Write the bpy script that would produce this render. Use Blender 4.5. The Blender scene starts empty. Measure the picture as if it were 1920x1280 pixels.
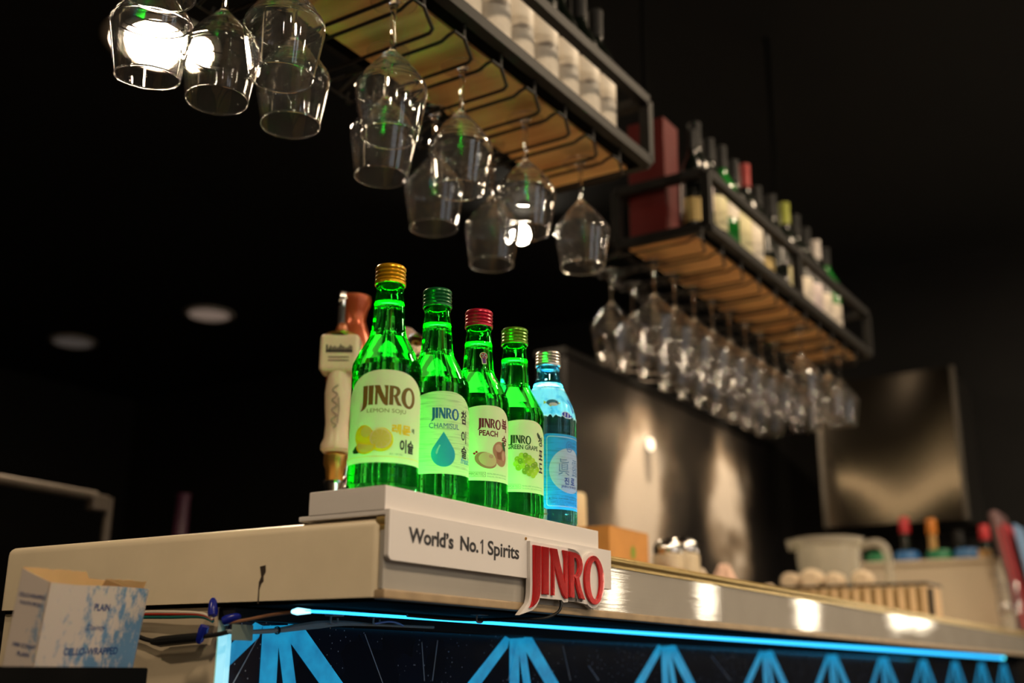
import bpy, bmesh, math, random
from mathutils import Vector, Matrix
from math import sin, cos, pi, radians, sqrt
SC = bpy.context.scene
COL = SC.collection
random.seed(7)

# ------------------------------------------------------------------ camera
cR = Vector((0.544747, -0.838566, 0.007567)); cU = Vector((-0.239916, -0.147195, 0.959570)); cF = Vector((0.803549, 0.524538, 0.281370))
CAM = Vector((-0.750968, -0.618820, 0.939703))
cd = bpy.data.cameras.new('camera'); cam = bpy.data.objects.new('camera', cd); COL.objects.link(cam)
cam.matrix_world = Matrix(((cR.x, cU.x, -cF.x, CAM.x), (cR.y, cU.y, -cF.y, CAM.y), (cR.z, cU.z, -cF.z, CAM.z), (0, 0, 0, 1)))
cd.sensor_width = 36.0; cd.lens = 2116.75 / 1920 * 36.0; cd.clip_start = 0.02
cd.dof.use_dof = True; cd.dof.focus_distance = 1.17; cd.dof.aperture_fstop = 3.1
SC.camera = cam
# ------------------------------------------------------------------ world, exposure
W = bpy.data.worlds.new('world'); SC.world = W; W.use_nodes = True
W.node_tree.nodes['Background'].inputs[0].default_value = (1.0, 0.8, 0.6, 1)
W.node_tree.nodes['Background'].inputs[1].default_value = 0.0015
SC.view_settings.view_transform = 'Standard'; SC.view_settings.look = 'None'
SC.view_settings.exposure = 0.0; SC.view_settings.gamma = 1.0
SC.cycles.sample_clamp_indirect = 100.0; SC.cycles.max_bounces = 14; SC.cycles.transmission_bounces = 14; SC.cycles.glossy_bounces = 8

# lamp strengths (radiance of the glowing faces)
L_DOWN = 180.0; L_PEND = 30.0; L_WIN = 1.6; L_LED = 2.8; L_STAND = 68.0
WARM = (1.0, 0.77, 0.52)

# ------------------------------------------------------------------ helpers
def lin(r, g, b): 
    f = lambda c: (c/255/12.92) if c/255 <= 0.04045 else ((c/255+0.055)/1.055)**2.4
    return (f(r), f(g), f(b))
MATS = {}
def nodes(name):
    m = bpy.data.materials.new(name); m.use_nodes = True
    nt = m.node_tree; return m, nt, nt.nodes['Principled BSDF'], nt.nodes['Material Output']
def pr(name, col, rough=0.5, metal=0.0, noise=0.0, scale=30.0, bump=0.0, coat=0.0, trans=0.0, ior=1.45, stretch=None, emit=None, es=0.0):
    """a Principled material; noise varies the colour, bump roughens the surface"""
    if name in MATS: return MATS[name]
    m, nt, b, out = nodes(name)
    b.inputs['Base Color'].default_value = (*col, 1); b.inputs['Roughness'].default_value = rough; b.inputs['Metallic'].default_value = metal
    b.inputs['IOR'].default_value = ior; b.inputs['Transmission Weight'].default_value = trans; b.inputs['Coat Weight'].default_value = coat
    if emit: b.inputs['Emission Color'].default_value = (*emit, 1); b.inputs['Emission Strength'].default_value = es
    if noise or bump:
        tc = nt.nodes.new('ShaderNodeTexCoord'); mp = nt.nodes.new('ShaderNodeMapping'); nz = nt.nodes.new('ShaderNodeTexNoise')
        nt.links.new(tc.outputs['Object'], mp.inputs[0]); nt.links.new(mp.outputs[0], nz.inputs['Vector'])
        if stretch: mp.inputs['Scale'].default_value = stretch
        nz.inputs['Scale'].default_value = scale; nz.inputs['Detail'].default_value = 5
        if noise:
            rp = nt.nodes.new('ShaderNodeValToRGB'); nt.links.new(nz.outputs['Fac'], rp.inputs[0])
            rp.color_ramp.elements[0].position = 0.3; rp.color_ramp.elements[1].position = 0.7
            rp.color_ramp.elements[0].color = (*[c*(1-noise) for c in col], 1); rp.color_ramp.elements[1].color = (*[min(1, c*(1+noise)) for c in col], 1)
            nt.links.new(rp.outputs[0], b.inputs['Base Color'])
        if bump:
            bp = nt.nodes.new('ShaderNodeBump'); bp.inputs['Strength'].default_value = bump; bp.inputs['Distance'].default_value = 0.002
            nt.links.new(nz.outputs['Fac'], bp.inputs['Height']); nt.links.new(bp.outputs[0], b.inputs['Normal'])
    MATS[name] = m; return m
def emis(name, col, s):
    if name in MATS: return MATS[name]
    m, nt, b, out = nodes(name); nt.nodes.remove(b)
    e = nt.nodes.new('ShaderNodeEmission'); e.inputs[0].default_value = (*col, 1); e.inputs[1].default_value = s
    nt.links.new(e.outputs[0], out.inputs[0]); MATS[name] = m; return m
def glass(name, col, ior=1.45, rough=0.0, diff=0.0, dcol=None):
    if name in MATS: return MATS[name]
    m, nt, b, out = nodes(name); nt.nodes.remove(b)
    g = nt.nodes.new('ShaderNodeBsdfGlass'); g.inputs['Color'].default_value = (*col, 1); g.inputs['IOR'].default_value = ior; g.inputs['Roughness'].default_value = rough
    if diff:
        t = nt.nodes.new('ShaderNodeBsdfTranslucent'); t.inputs[0].default_value = (*(dcol or col), 1)
        mx = nt.nodes.new('ShaderNodeMixShader'); mx.inputs[0].default_value = diff
        nt.links.new(g.outputs[0], mx.inputs[1]); nt.links.new(t.outputs[0], mx.inputs[2]); nt.links.new(mx.outputs[0], out.inputs[0])
    else: nt.links.new(g.outputs[0], out.inputs[0])
    MATS[name] = m; return m
def paper(name, col, tl=0.4, rough=0.45, noise=0.0, tcol=None):
    """paper or frosted plastic that lets some light through"""
    if name in MATS: return MATS[name]
    m, nt, b, out = nodes(name)
    b.inputs['Base Color'].default_value = (*col, 1); b.inputs['Roughness'].default_value = rough
    t = nt.nodes.new('ShaderNodeBsdfTranslucent'); t.inputs[0].default_value = (*(tcol or col), 1)
    mx = nt.nodes.new('ShaderNodeMixShader'); mx.inputs[0].default_value = tl
    nt.links.new(b.outputs[0], mx.inputs[1]); nt.links.new(t.outputs[0], mx.inputs[2]); nt.links.new(mx.outputs[0], out.inputs[0])
    if noise:
        tc = nt.nodes.new('ShaderNodeTexCoord'); mp = nt.nodes.new('ShaderNodeMapping'); mp.inputs['Scale'].default_value = (40, 40, 700)
        nz = nt.nodes.new('ShaderNodeTexNoise'); nz.inputs['Scale'].default_value = 1.0; nz.inputs['Detail'].default_value = 3
        rp = nt.nodes.new('ShaderNodeValToRGB'); rp.color_ramp.elements[0].position = .36; rp.color_ramp.elements[1].position = .5
        rp.color_ramp.elements[0].color = (*[c*(1-noise) for c in col], 1); rp.color_ramp.elements[1].color = (*col, 1)
        nt.links.new(tc.outputs['Object'], mp.inputs[0]); nt.links.new(mp.outputs[0], nz.inputs['Vector']); nt.links.new(nz.outputs['Fac'], rp.inputs[0])
        nt.links.new(rp.outputs[0], b.inputs['Base Color']); nt.links.new(rp.outputs[0], t.inputs[0])
    MATS[name] = m; return m

def finish(name, bm, mats, parent=None, smooth=35):
    bmesh.ops.remove_doubles(bm, verts=bm.verts, dist=1e-6)
    me = bpy.data.meshes.new(name); bm.to_mesh(me); bm.free()
    for m in (mats if isinstance(mats, (list, tuple)) else [mats]): me.materials.append(m)
    if smooth:
        me.polygons.foreach_set('use_smooth', [True]*len(me.polygons)); me.set_sharp_from_angle(angle=radians(smooth))
    o = bpy.data.objects.new(name, me); COL.objects.link(o)
    if parent is not None: o.parent = parent
    if FLAG['w'] and smooth:
        w = o.modifiers.new('even_normals', 'WEIGHTED_NORMAL'); w.mode = 'FACE_AREA'; w.weight = 100; w.keep_sharp = True
    return o
FLAG = {'w': False}
def B(): FLAG['w'] = False; return bmesh.new()
def box(bm, x0, x1, y0, y1, z0, z1, bev=0.0, seg=2, mi=0):
    n0 = set(bm.faces)
    r = bmesh.ops.create_cube(bm, size=1.0)
    for v in r['verts']: v.co = Vector(((x0+x1)/2+v.co.x*(x1-x0), (y0+y1)/2+v.co.y*(y1-y0), (z0+z1)/2+v.co.z*(z1-z0)))
    if bev:
        FLAG['w'] = True
        es = list({e for v in r['verts'] for e in v.link_edges})
        bmesh.ops.bevel(bm, geom=es, offset=bev, segments=seg, profile=0.5, affect='EDGES')
    for f in bm.faces:
        if f not in n0: f.material_index = mi
def lathe(bm, prof, n=40, c=(0, 0, 0), mi=0, ax=None, close=True):
    """prof: (r, z) pairs; r=0 closes on the axis.  ax: optional 3x3 turning the z axis"""
    M = ax or Matrix.Identity(3); c = Vector(c); rings = []
    for r, z in prof:
        if r < 1e-7: rings.append([bm.verts.new(c + M @ Vector((0, 0, z)))])
        else: rings.append([bm.verts.new(c + M @ Vector((r*cos(2*pi*i/n), r*sin(2*pi*i/n), z))) for i in range(n)])
    for a, b in zip(rings, rings[1:]):
        for i in range(n):
            j = (i+1) % n
            if len(a) == 1 and len(b) == 1: continue
            if len(a) == 1: f = bm.faces.new((a[0], b[j], b[i]))
            elif len(b) == 1: f = bm.faces.new((a[i], a[j], b[0]))
            else: f = bm.faces.new((a[i], a[j], b[j], b[i]))
            f.material_index = mi
def dense(prof, gap=.0004, step=.004):
    """extra rings so that each stretch of a turned glass keeps its own slope"""
    o = [prof[0]]
    for (r0, z0), (r1, z1) in zip(prof, prof[1:]):
        l = sqrt((r1-r0)**2+(z1-z0)**2)
        if l > 5*gap:
            k = max(1, round(l/step)); ts = [gap/l]+[i/k for i in range(1, k)]+[1-gap/l]
            o += [(r0+(r1-r0)*t, z0+(z1-z0)*t) for t in ts if r0+(r1-r0)*t > 1e-5]
        o.append((r1, z1))
    return o
def zto(d):
    """3x3 that turns +z onto d"""
    return Vector((0, 0, 1)).rotation_difference(Vector(d).normalized()).to_matrix()
def tube(bm, pts, r, n=8, closed=False, mi=0, smoothn=0):
    P = [Vector(p) for p in pts]
    if smoothn:
        Q = []
        for i in range(len(P)-1):
            p0, p1, p2, p3 = P[max(i-1, 0)], P[i], P[i+1], P[min(i+2, len(P)-1)]
            for k in range(smoothn):
                t = k/smoothn
                Q.append(0.5*((2*p1)+(p2-p0)*t+(2*p0-5*p1+4*p2-p3)*t*t+(3*p1-p0-3*p2+p3)*t**3))
        P = Q+[P[-1]]
    rings = []; up = Vector((0.12, 0.31, 0.94)).normalized(); N = len(P)
    for i, p in enumerate(P):
        a = P[i-1] if (i or closed) else P[0]; b = P[(i+1) % N] if (i < N-1 or closed) else P[-1]
        d = (b-a).normalized(); u = up - d*up.dot(d)
        if u.length < 0.05: u = Vector((1, 0, 0)) - d*d.x
        u.normalize(); v = d.cross(u); up = u
        rr = r
        if isinstance(r, (list, tuple)):
            q = i/max(1, N-1)*(len(r)-1); k0 = min(int(q), len(r)-2); rr = r[k0]+(r[k0+1]-r[k0])*(q-k0)
        rings.append([bm.verts.new(p + (u*cos(2*pi*k/n)+v*sin(2*pi*k/n))*rr) for k in range(n)])
    for i in range(N if closed else N-1):
        a, b = rings[i], rings[(i+1) % N]
        for k in range(n): bm.faces.new((a[k], a[(k+1) % n], b[(k+1) % n], b[k])).material_index = mi
    if not closed:
        bm.faces.new(rings[0][::-1]).material_index = mi; bm.faces.new(rings[-1]).material_index = mi
def obj(name, fn, mats, parent=None, smooth=35):
    bm = B(); fn(bm); return finish(name, bm, mats, parent, smooth)
def thing(name, label, cat, loc=(0, 0, 0), rot=(0, 0, 0), group=None):
    o = bpy.data.objects.new(name, None); COL.objects.link(o); o.empty_display_size = 0.05
    o.location = loc; o.rotation_euler = rot; tag(o, label, cat, group); return o
def tag(o, label, cat, group=None):
    o['label'] = label; o['category'] = cat
    if group: o['group'] = group
    return o
def struct(o, label=None):
    o['kind'] = 'structure'
    if label: o['label'] = label
    return o
def dup(root, loc, label, rot=None, scale=None, group=None):
    r = root.copy(); COL.objects.link(r); r.location = loc; r['label'] = label
    if rot: r.rotation_euler = rot
    if scale: r.scale = scale
    if group: r['group'] = group
    for ch in list(root.children):
        c = ch.copy(); COL.objects.link(c); c.parent = r
        for g in list(ch.children):
            d = g.copy(); COL.objects.link(d); d.parent = c
    return r
ORD = ['first', 'second', 'third', 'fourth', 'fifth', 'sixth', 'seventh', 'eighth', 'ninth', 'tenth', 'eleventh', 'twelfth', 'thirteenth']

# ---- flat shapes: contours and writing become filled 2-D meshes
def contour_mesh(polys, extrude=0.0, bevel=0.0, offset=0.0):
    c = bpy.data.curves.new('outline', 'CURVE'); c.dimensions = '2D'; c.fill_mode = 'BOTH'; c.extrude = extrude; c.bevel_depth = bevel; c.bevel_resolution = 2; c.offset = offset
    for p in polys:
        s = c.splines.new('POLY'); s.points.add(len(p)-1); s.use_cyclic_u = True
        for q, (x, y) in zip(s.points, p): q.co = (x, y, 0, 1)
    return curve_mesh(c)
def curve_mesh(c):
    o = bpy.data.objects.new('outline', c); COL.objects.link(o)
    me = bpy.data.meshes.new_from_object(o.evaluated_get(bpy.context.evaluated_depsgraph_get()))
    bpy.data.objects.remove(o); bpy.data.curves.remove(c); return me
def text_mesh(s, size=1.0, bold=0.0, shear=0.0, extrude=0.0, align='LEFT', space=1.0):
    c = bpy.data.curves.new('writing', 'FONT'); c.body = s; c.size = size; c.offset = bold; c.shear = shear; c.extrude = extrude
    c.align_x = align; c.space_character = space; c.resolution_u = 4
    return curve_mesh(c)
def put(bm, me, fn, mi):
    """add a mesh to bm, moving every vertex by fn; frees the mesh"""
    vs = [bm.verts.new(fn(v.co)) for v in me.vertices]
    for p in me.polygons:
        try: bm.faces.new([vs[i] for i in p.vertices]).material_index = mi
        except ValueError: pass
    bpy.data.meshes.remove(me)
def bounds(me):
    xs = [v.co.x for v in me.vertices]; ys = [v.co.y for v in me.vertices]; return min(xs), max(xs), min(ys), max(ys)
def ell(cx, cy, rx, ry, n=32, rot=0.0, a0=0.0, a1=2*pi):
    full = abs(a1-a0-2*pi) < 1e-6
    k = [a0+(a1-a0)*i/(n if full else n-1) for i in range(n)]
    return [(cx+rx*cos(a)*cos(rot)-ry*sin(a)*sin(rot), cy+rx*cos(a)*sin(rot)+ry*sin(a)*cos(rot)) for a in k]
# the five flared capitals of the sign and the labels; cap height 1, total width 2.94
LETTERS = [
    [[(0, 1), (.285, 1), (.285, .2), (.275, .03), (.22, -.1), (.12, -.2), (-.0, -.27), (-.17, -.31), (-.08, -.24), (-.03, -.14), (0, 0), (.01, .2)]],
    [[(.33, 1), (.61, 1), (.6, .5), (.6, 0), (.34, 0), (.34, .5)]],
    [[(.65, 1), (.93, 1), (1.05, .7), (1.21, .36), (1.215, .8), (1.15, 1), (1.37, 1), (1.36, .5), (1.36, -.03), (1.26, -.04), (1.14, .04), (1.04, .19), (.83, .6), (.825, 0), (.70, 0), (.705, .8)]],
    [[(1.42, 0), (1.42, 1), (1.70, .99), (1.86, .95), (1.96, .86), (2.0, .74), (1.98, .62), (1.91, .52), (1.84, .45), (1.93, .22), (2.1, -.02), (1.86, .0), (1.74, .2), (1.66, .42), (1.63, .44), (1.63, 0)], [(1.63, .86), (1.71, .85), (1.77, .8), (1.79, .7), (1.77, .6), (1.71, .53), (1.63, .5)]],
    [ell(2.5, .45, .45, .55, 40), ell(2.52, .45, .21, .41, 36)],
]
def capitals(bm, u0, v0, w, h, mi, lay, skew=0.0):
    for g in LETTERS:
        put(bm, contour_mesh([[(u0+(x+.0)*w/2.94, v0+y*h+skew*x) for x, y in p] for p in g]), lambda c: Vector((c.x, c.y, lay)), mi)
def words(bm, s, u0, u1, v0, h, mi, lay, bold=0.0, shear=0.0, vert=False):
    """writing fitted into u0..u1 with its base at v0 and its height h"""
    me = text_mesh(s, 1.0, bold, shear); a, b, c, d = bounds(me)
    if vert: put(bm, me, lambda q: Vector((u0+(d-q.y)/(d-c)*(u1-u0) if False else u0+(q.y-c)/(d-c)*(u1-u0)*-1+(u1-u0), v0+(q.x-a)/(b-a)*h, lay)), mi)
    else: put(bm, me, lambda q: Vector((u0+(q.x-a)/(b-a)*(u1-u0), v0+(q.y-c)/(d-c)*h, lay)), mi)
def shape(bm, polys, mi, lay): put(bm, contour_mesh(polys), lambda c: Vector((c.x, c.y, lay)), mi)
def strip(bm, u0, u1, lo, hi, mi, lay, n=44):
    """an area between two curves of u"""
    prev = None
    for i in range(n+1):
        u = u0+(u1-u0)*i/n; a = bm.verts.new((u, lo(u), lay)); b = bm.verts.new((u, hi(u), lay))
        if prev: bm.faces.new((prev[0], a, b, prev[1])).material_index = mi
        prev = (a, b)
def wrap(bm, R, step=2.2, dR=0.0001, prof=None):
    """roll a flat label given in millimetres onto the bottle: u right, v up, the layer outwards"""
    us = [v.co.x for v in bm.verts]; u = math.floor(min(us)/step)*step
    bmesh.ops.triangulate(bm, faces=[f for f in bm.faces if len(f.verts) > 4])
    while u < max(us):
        u += step
        bmesh.ops.bisect_plane(bm, geom=bm.verts[:]+bm.edges[:]+bm.faces[:], plane_co=(u, 0, 0), plane_no=(1, 0, 0), dist=1e-5)
    for v in bm.verts:
        a = v.co.x/(R*1000); z = v.co.y/1000; r = (prof(z) if prof else R)+dR*(v.co.z+1)
        v.co = Vector((r*cos(a), r*sin(a), z))
    bmesh.ops.recalc_face_normals(bm, faces=bm.faces)
    return bm

# ------------------------------------------------------------------ materials
M_black = pr('matt_black_paint', (0.012, 0.011, 0.010), 0.6, noise=.2)
M_room = pr('black_wall_paint', (0.0045, 0.0042, 0.004), 0.8, noise=.25, scale=6)
M_ceil = pr('black_ceiling_paint', (0.003, 0.003, 0.003), 0.85, noise=.2, scale=5)
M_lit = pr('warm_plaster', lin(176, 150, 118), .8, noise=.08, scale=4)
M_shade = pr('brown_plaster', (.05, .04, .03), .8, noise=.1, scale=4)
M_floor = pr('dark_floor', (0.035, 0.03, 0.025), 0.4, noise=.3, scale=4)
M_dead = pr('soot_black', (.002, .002, .0018), .9); M_dead.node_tree.nodes['Principled BSDF'].inputs['Specular IOR Level'].default_value = 0.05
M_iron = pr('black_iron', (0.008, 0.0073, 0.0068), 0.62, noise=.25, scale=60); M_iron.node_tree.nodes['Principled BSDF'].inputs['Specular IOR Level'].default_value = .35
M_wire = pr('black_wire', (0.02, 0.018, 0.016), 0.45, metal=.2)
M_cream = pr('cream_counter', lin(238, 222, 192), 0.32, noise=.05, scale=14, bump=.05)
M_tan = pr('cream_side_wall', lin(214, 198, 170), 0.6, noise=.05, scale=9)
M_brass = pr('brass_trim', lin(214, 184, 118), 0.3, metal=.75, noise=.12, scale=40, stretch=(1, 6, 6))
M_low = pr('tan_lower_trim', lin(172, 148, 116), 0.4, noise=.2, scale=30)
M_white = pr('white_acrylic', lin(232, 226, 222), 0.35)
M_chrome = pr('chrome', (0.75, 0.73, 0.7), 0.12, metal=1)
M_wine = glass('clear_stemware_glass', (0.985, 0.985, 0.985), 1.48, diff=.016, dcol=(.8, .78, .74))
M_gold = pr('gold_ferrule', lin(205, 155, 80), 0.28, metal=.9)
M_rubber = pr('black_cable', (0.012, 0.012, 0.012), 0.4)
M_lamp = emis('downlight_glow', WARM, L_DOWN)

def wood():
    m, nt, b, out = nodes('oak_board')
    tc = nt.nodes.new('ShaderNodeTexCoord'); mp = nt.nodes.new('ShaderNodeMapping'); mp.inputs['Scale'].default_value = (26, 4.0, 26)
    nz = nt.nodes.new('ShaderNodeTexNoise'); nz.inputs['Scale'].default_value = 1.0; nz.inputs['Detail'].default_value = 6; nz.inputs['Distortion'].default_value = .6
    rp = nt.nodes.new('ShaderNodeValToRGB'); e = rp.color_ramp.elements
    e[0].position = .3; e[0].color = (*lin(196, 136, 78), 1); e[1].position = .7; e[1].color = (*lin(236, 190, 128), 1)
    nt.links.new(tc.outputs['Object'], mp.inputs[0]); nt.links.new(mp.outputs[0], nz.inputs['Vector']); nt.links.new(nz.outputs['Fac'], rp.inputs[0]); nt.links.new(rp.outputs[0], b.inputs['Base Color'])
    b.inputs['Roughness'].default_value = .5
    return m
M_wood = wood()
def fascia():
    """glossy grey laminate whose fine level ripples pull reflections upright"""
    m, nt, b, out = nodes('grey_laminate')
    b.inputs['Roughness'].default_value = .015; b.inputs['Base Color'].default_value = (*lin(180, 173, 163), 1); b.inputs['Specular IOR Level'].default_value = .7
    tc = nt.nodes.new('ShaderNodeTexCoord'); mp = nt.nodes.new('ShaderNodeMapping'); mp.inputs['Scale'].default_value = (1.2, 1, 420)
    nz = nt.nodes.new('ShaderNodeTexNoise'); nz.inputs['Scale'].default_value = 1; nz.inputs['Detail'].default_value = 3
    bp = nt.nodes.new('ShaderNodeBump'); bp.inputs['Strength'].default_value = .16; bp.inputs['Distance'].default_value = .0006
    nz2 = nt.nodes.new('ShaderNodeTexNoise'); nz2.inputs['Scale'].default_value = 9; nz2.inputs['Detail'].default_value = 5
    rp = nt.nodes.new('ShaderNodeValToRGB'); e = rp.color_ramp.elements; e[0].color = (*lin(162, 156, 147), 1); e[1].color = (*lin(192, 186, 176), 1)
    nt.links.new(tc.outputs['Object'], nz2.inputs['Vector']); nt.links.new(nz2.outputs['Fac'], rp.inputs[0]); nt.links.new(rp.outputs[0], b.inputs['Base Color'])
    nt.links.new(tc.outputs['Object'], mp.inputs[0]); nt.links.new(mp.outputs[0], nz.inputs['Vector']); nt.links.new(nz.outputs['Fac'], bp.inputs['Height']); nt.links.new(bp.outputs[0], b.inputs['Normal'])
    return m
M_fascia = fascia()
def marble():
    """dark slab with smoky veins and pale patches, two lamp scallops painted into its colour"""
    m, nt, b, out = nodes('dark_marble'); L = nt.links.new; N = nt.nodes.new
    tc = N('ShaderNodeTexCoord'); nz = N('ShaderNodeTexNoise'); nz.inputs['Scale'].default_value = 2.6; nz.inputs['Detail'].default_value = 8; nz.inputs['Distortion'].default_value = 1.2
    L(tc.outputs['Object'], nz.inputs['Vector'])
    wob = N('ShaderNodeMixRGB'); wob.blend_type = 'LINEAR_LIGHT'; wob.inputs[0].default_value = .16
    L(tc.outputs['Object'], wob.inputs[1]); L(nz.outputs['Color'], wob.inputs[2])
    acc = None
    for cx, cz, sx, sz, w in ((3.04, 1.66, .22, .24, .95), (2.95, 1.40, .20, .16, .9), (3.84, 1.58, .25, .34, .9), (2.6, 1.55, .35, .3, .14), (3.42, 1.8, .4, .3, .16)):  # pools of lamp light painted into the stone, over its own pale patches
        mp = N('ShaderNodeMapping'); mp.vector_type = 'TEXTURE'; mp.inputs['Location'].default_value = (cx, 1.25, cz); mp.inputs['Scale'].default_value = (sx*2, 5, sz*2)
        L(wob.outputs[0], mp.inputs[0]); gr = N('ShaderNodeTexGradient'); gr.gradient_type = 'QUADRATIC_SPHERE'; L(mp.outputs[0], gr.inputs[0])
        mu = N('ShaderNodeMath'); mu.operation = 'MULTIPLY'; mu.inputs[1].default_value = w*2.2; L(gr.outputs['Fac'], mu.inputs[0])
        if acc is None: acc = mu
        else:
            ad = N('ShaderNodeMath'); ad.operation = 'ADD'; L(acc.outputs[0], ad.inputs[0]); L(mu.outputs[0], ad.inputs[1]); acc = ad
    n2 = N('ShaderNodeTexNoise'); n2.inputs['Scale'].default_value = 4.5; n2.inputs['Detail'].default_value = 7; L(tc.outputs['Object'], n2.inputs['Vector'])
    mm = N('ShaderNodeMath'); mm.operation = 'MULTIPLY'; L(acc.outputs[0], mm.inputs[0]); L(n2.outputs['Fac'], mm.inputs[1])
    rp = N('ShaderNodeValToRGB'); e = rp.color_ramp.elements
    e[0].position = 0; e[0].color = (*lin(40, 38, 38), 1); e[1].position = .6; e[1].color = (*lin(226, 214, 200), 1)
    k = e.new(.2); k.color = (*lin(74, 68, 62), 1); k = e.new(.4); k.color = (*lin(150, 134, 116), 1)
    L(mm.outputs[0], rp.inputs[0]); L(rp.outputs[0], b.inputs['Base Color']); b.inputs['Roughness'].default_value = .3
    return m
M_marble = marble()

# ------------------------------------------------------------------ the room
CZ = 2.8
struct(obj('floor', lambda b: box(b, -4.2, 4.5, -4.2, 6.1, -0.05, 0), M_floor, smooth=0))
struct(obj('ceiling', lambda b: box(b, -4.2, 4.5, -4.2, 6.1, CZ, CZ+.05), M_ceil, smooth=0))
struct(obj('wall_right', lambda b: box(b, 4.42, 4.5, -4.2, 6.1, 0, CZ), M_room, smooth=0))
struct(obj('wall_back', lambda b: box(b, -4.2, 4.5, 6.0, 6.1, 0, CZ), M_room, smooth=0))
struct(obj('wall_left', lambda b: box(b, -4.28, -4.2, -4.2, 6.1, 0, CZ), M_shade, smooth=0))
struct(obj('wall_front', lambda b: box(b, -4.2, 4.5, -4.28, -4.2, 0, CZ), M_lit, smooth=0))
# the low back-bar wall with its marble slab
bw = struct(obj('wall_bar', lambda b: box(b, 2.445, 4.42, 1.27, 1.36, 0, 1.985), M_room, smooth=0))
tag(obj('marble_slab', lambda b: box(b, 2.45, 4.415, 1.25, 1.27, 0.9, 1.972, .002), M_marble), 'dark marble slab with pale patches and painted lamp scallops behind the bar', 'marble panel')
tag(obj('wall_ledge', lambda b: box(b, 2.44, 4.415, 1.245, 1.37, 1.985, 2.005, .003), M_black), 'narrow black ledge along the top of the marble slab', 'ledge')
# tall lit shop windows across the room, behind the viewer
M_pane = emis('lit_window_pane', (0.86, 0.93, 1.0), L_WIN)
for i, x in enumerate((-1.05, -0.35, 1.15, 1.85)):
    w = struct(obj('window_%d' % (i+1), lambda b: box(b, x, x+.42, -4.195, -4.185, .9, 2.5), M_pane, smooth=0), 'tall lit window pane in the front wall')
    def fr(b):
        for a in (x-.04, x+.42): box(b, a, a+.04, -4.2, -4.16, .86, 2.54)
        for a in (.86, 2.5, 1.7): box(b, x-.04, x+.46, -4.2, -4.16, a, a+.04)
    struct(obj('window_frame', fr, M_black, w, 0))

# ------------------------------------------------------------------ lamps
def downlight(loc, label, mat, group=None):
    t = thing('ceiling_downlight', label, 'ceiling light', loc, group=group)
    obj('trim_ring', lambda b: lathe(b, [(.108, -.001), (.112, -.012), (.13, -.008), (.135, 0), (.108, 0)], 40), pr('trim_white', lin(190, 180, 170), .5), t)
    obj('diffuser', lambda b: lathe(b, [(0, -.006), (.108, -.006)], 40), mat, t)
    return t
dim = emis('dim_downlight', (1.0, 0.72, 0.56), 0.16); dim2 = emis('dimmer_downlight', (.95, .78, .68), 0.05)
downlight((3.25, 3.96, CZ), 'dim round downlight nearer the beer taps on the black ceiling', dim)
downlight((3.20, 5.06, CZ), 'faint round downlight far left on the black ceiling', dim2)
lit = downlight((1.24, 1.985, CZ), 'bright round ceiling downlight glaring through the hanging glasses at upper left', M_lamp)
small = emis('spot_glow', (1.0, .86, .66), 120.0)
def spot(loc, label):
    t = thing('spot_lamp', label, 'lamp', loc)
    obj('lamp_housing', lambda b: lathe(b, [(.034, .0), (.05, 0), (.055, .02), (.05, .13), (0, .14)], 28, ax=zto((.72, .45, .5))), M_black, t)
    obj('bulb', lambda b: lathe(b, [(0, .004), (.034, .004)], 28, ax=zto((.72, .45, .5))), small, t)
    obj('stem', lambda b: tube(b, [(.04, .025, .05), (.04, .025, CZ-loc[2])], .008), M_black, t)
spot((3.03, 1.805, 2.73), 'small bright spot lamp on the ceiling seen through the last hanging glasses')
for i, (x, y) in enumerate(((-.9, -1.3), (.5, -1.5), (2.0, -1.5), (3.5, -1.4), (-1.6, .6), (1.75, -.55))):
    dup(lit, (x, y, CZ), 'lit round ceiling downlight, number %s of those around the bar' % ORD[i], group='lit downlights around the bar')
lit.scale = (1.3, 1.3, 1)
M_added_globe = emis('added_globe_glow', (1.0, .84, .62), 1500.0)  # unseen globe lights added to put highlights on the hanging glasses
for i, (x, y, z) in enumerate(((-2.6, -2.2, 2.25), (-1.7, -2.9, 2.3), (-.8, -2.3, 2.25), (.1, -3.0, 2.3), (1.0, -2.4, 2.25), (1.9, -3.1, 2.3), (2.8, -2.5, 2.25), (3.7, -3.0, 2.3))):
    t = thing('added_globe_light', 'small added globe light for glass highlights over the dining room, number %s along' % ORD[i], 'bulb', (x, y, z), group='added globe lights over the dining room')
    obj('globe', lambda b: bmesh.ops.create_uvsphere(b, u_segments=16, v_segments=10, radius=.014), M_added_globe, t)
    obj('flex', lambda b: tube(b, [(0, 0, .014), (0, 0, CZ-z)], .003, 6), M_black, t)
# pendant lamps over the tables in front of the bar: they show as streaks in the grey fascia
M_pend = emis('pendant_glow', (1.0, .86, .62), L_PEND)
for i, (x, y, z) in enumerate(((4.2, -2.02, 1.30), (4.2, -1.53, 1.29), (4.2, -1.06, 1.24), (4.2, -.66, 1.25), (4.2, -.58, 1.25))):
    t = thing('pendant_lamp', 'tube pendant lamp over the tables, %s from the bar front' % ORD[4-i], 'pendant lamp', (x, y, z))
    obj('shade', lambda b: lathe(b, [(0, -.11), (.019, -.11), (.021, .11), (0, .11)], 20), M_pend, t)
    obj('flex', lambda b: tube(b, [(0, 0, .11), (0, 0, CZ-z)], .004), M_black, t)

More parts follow.
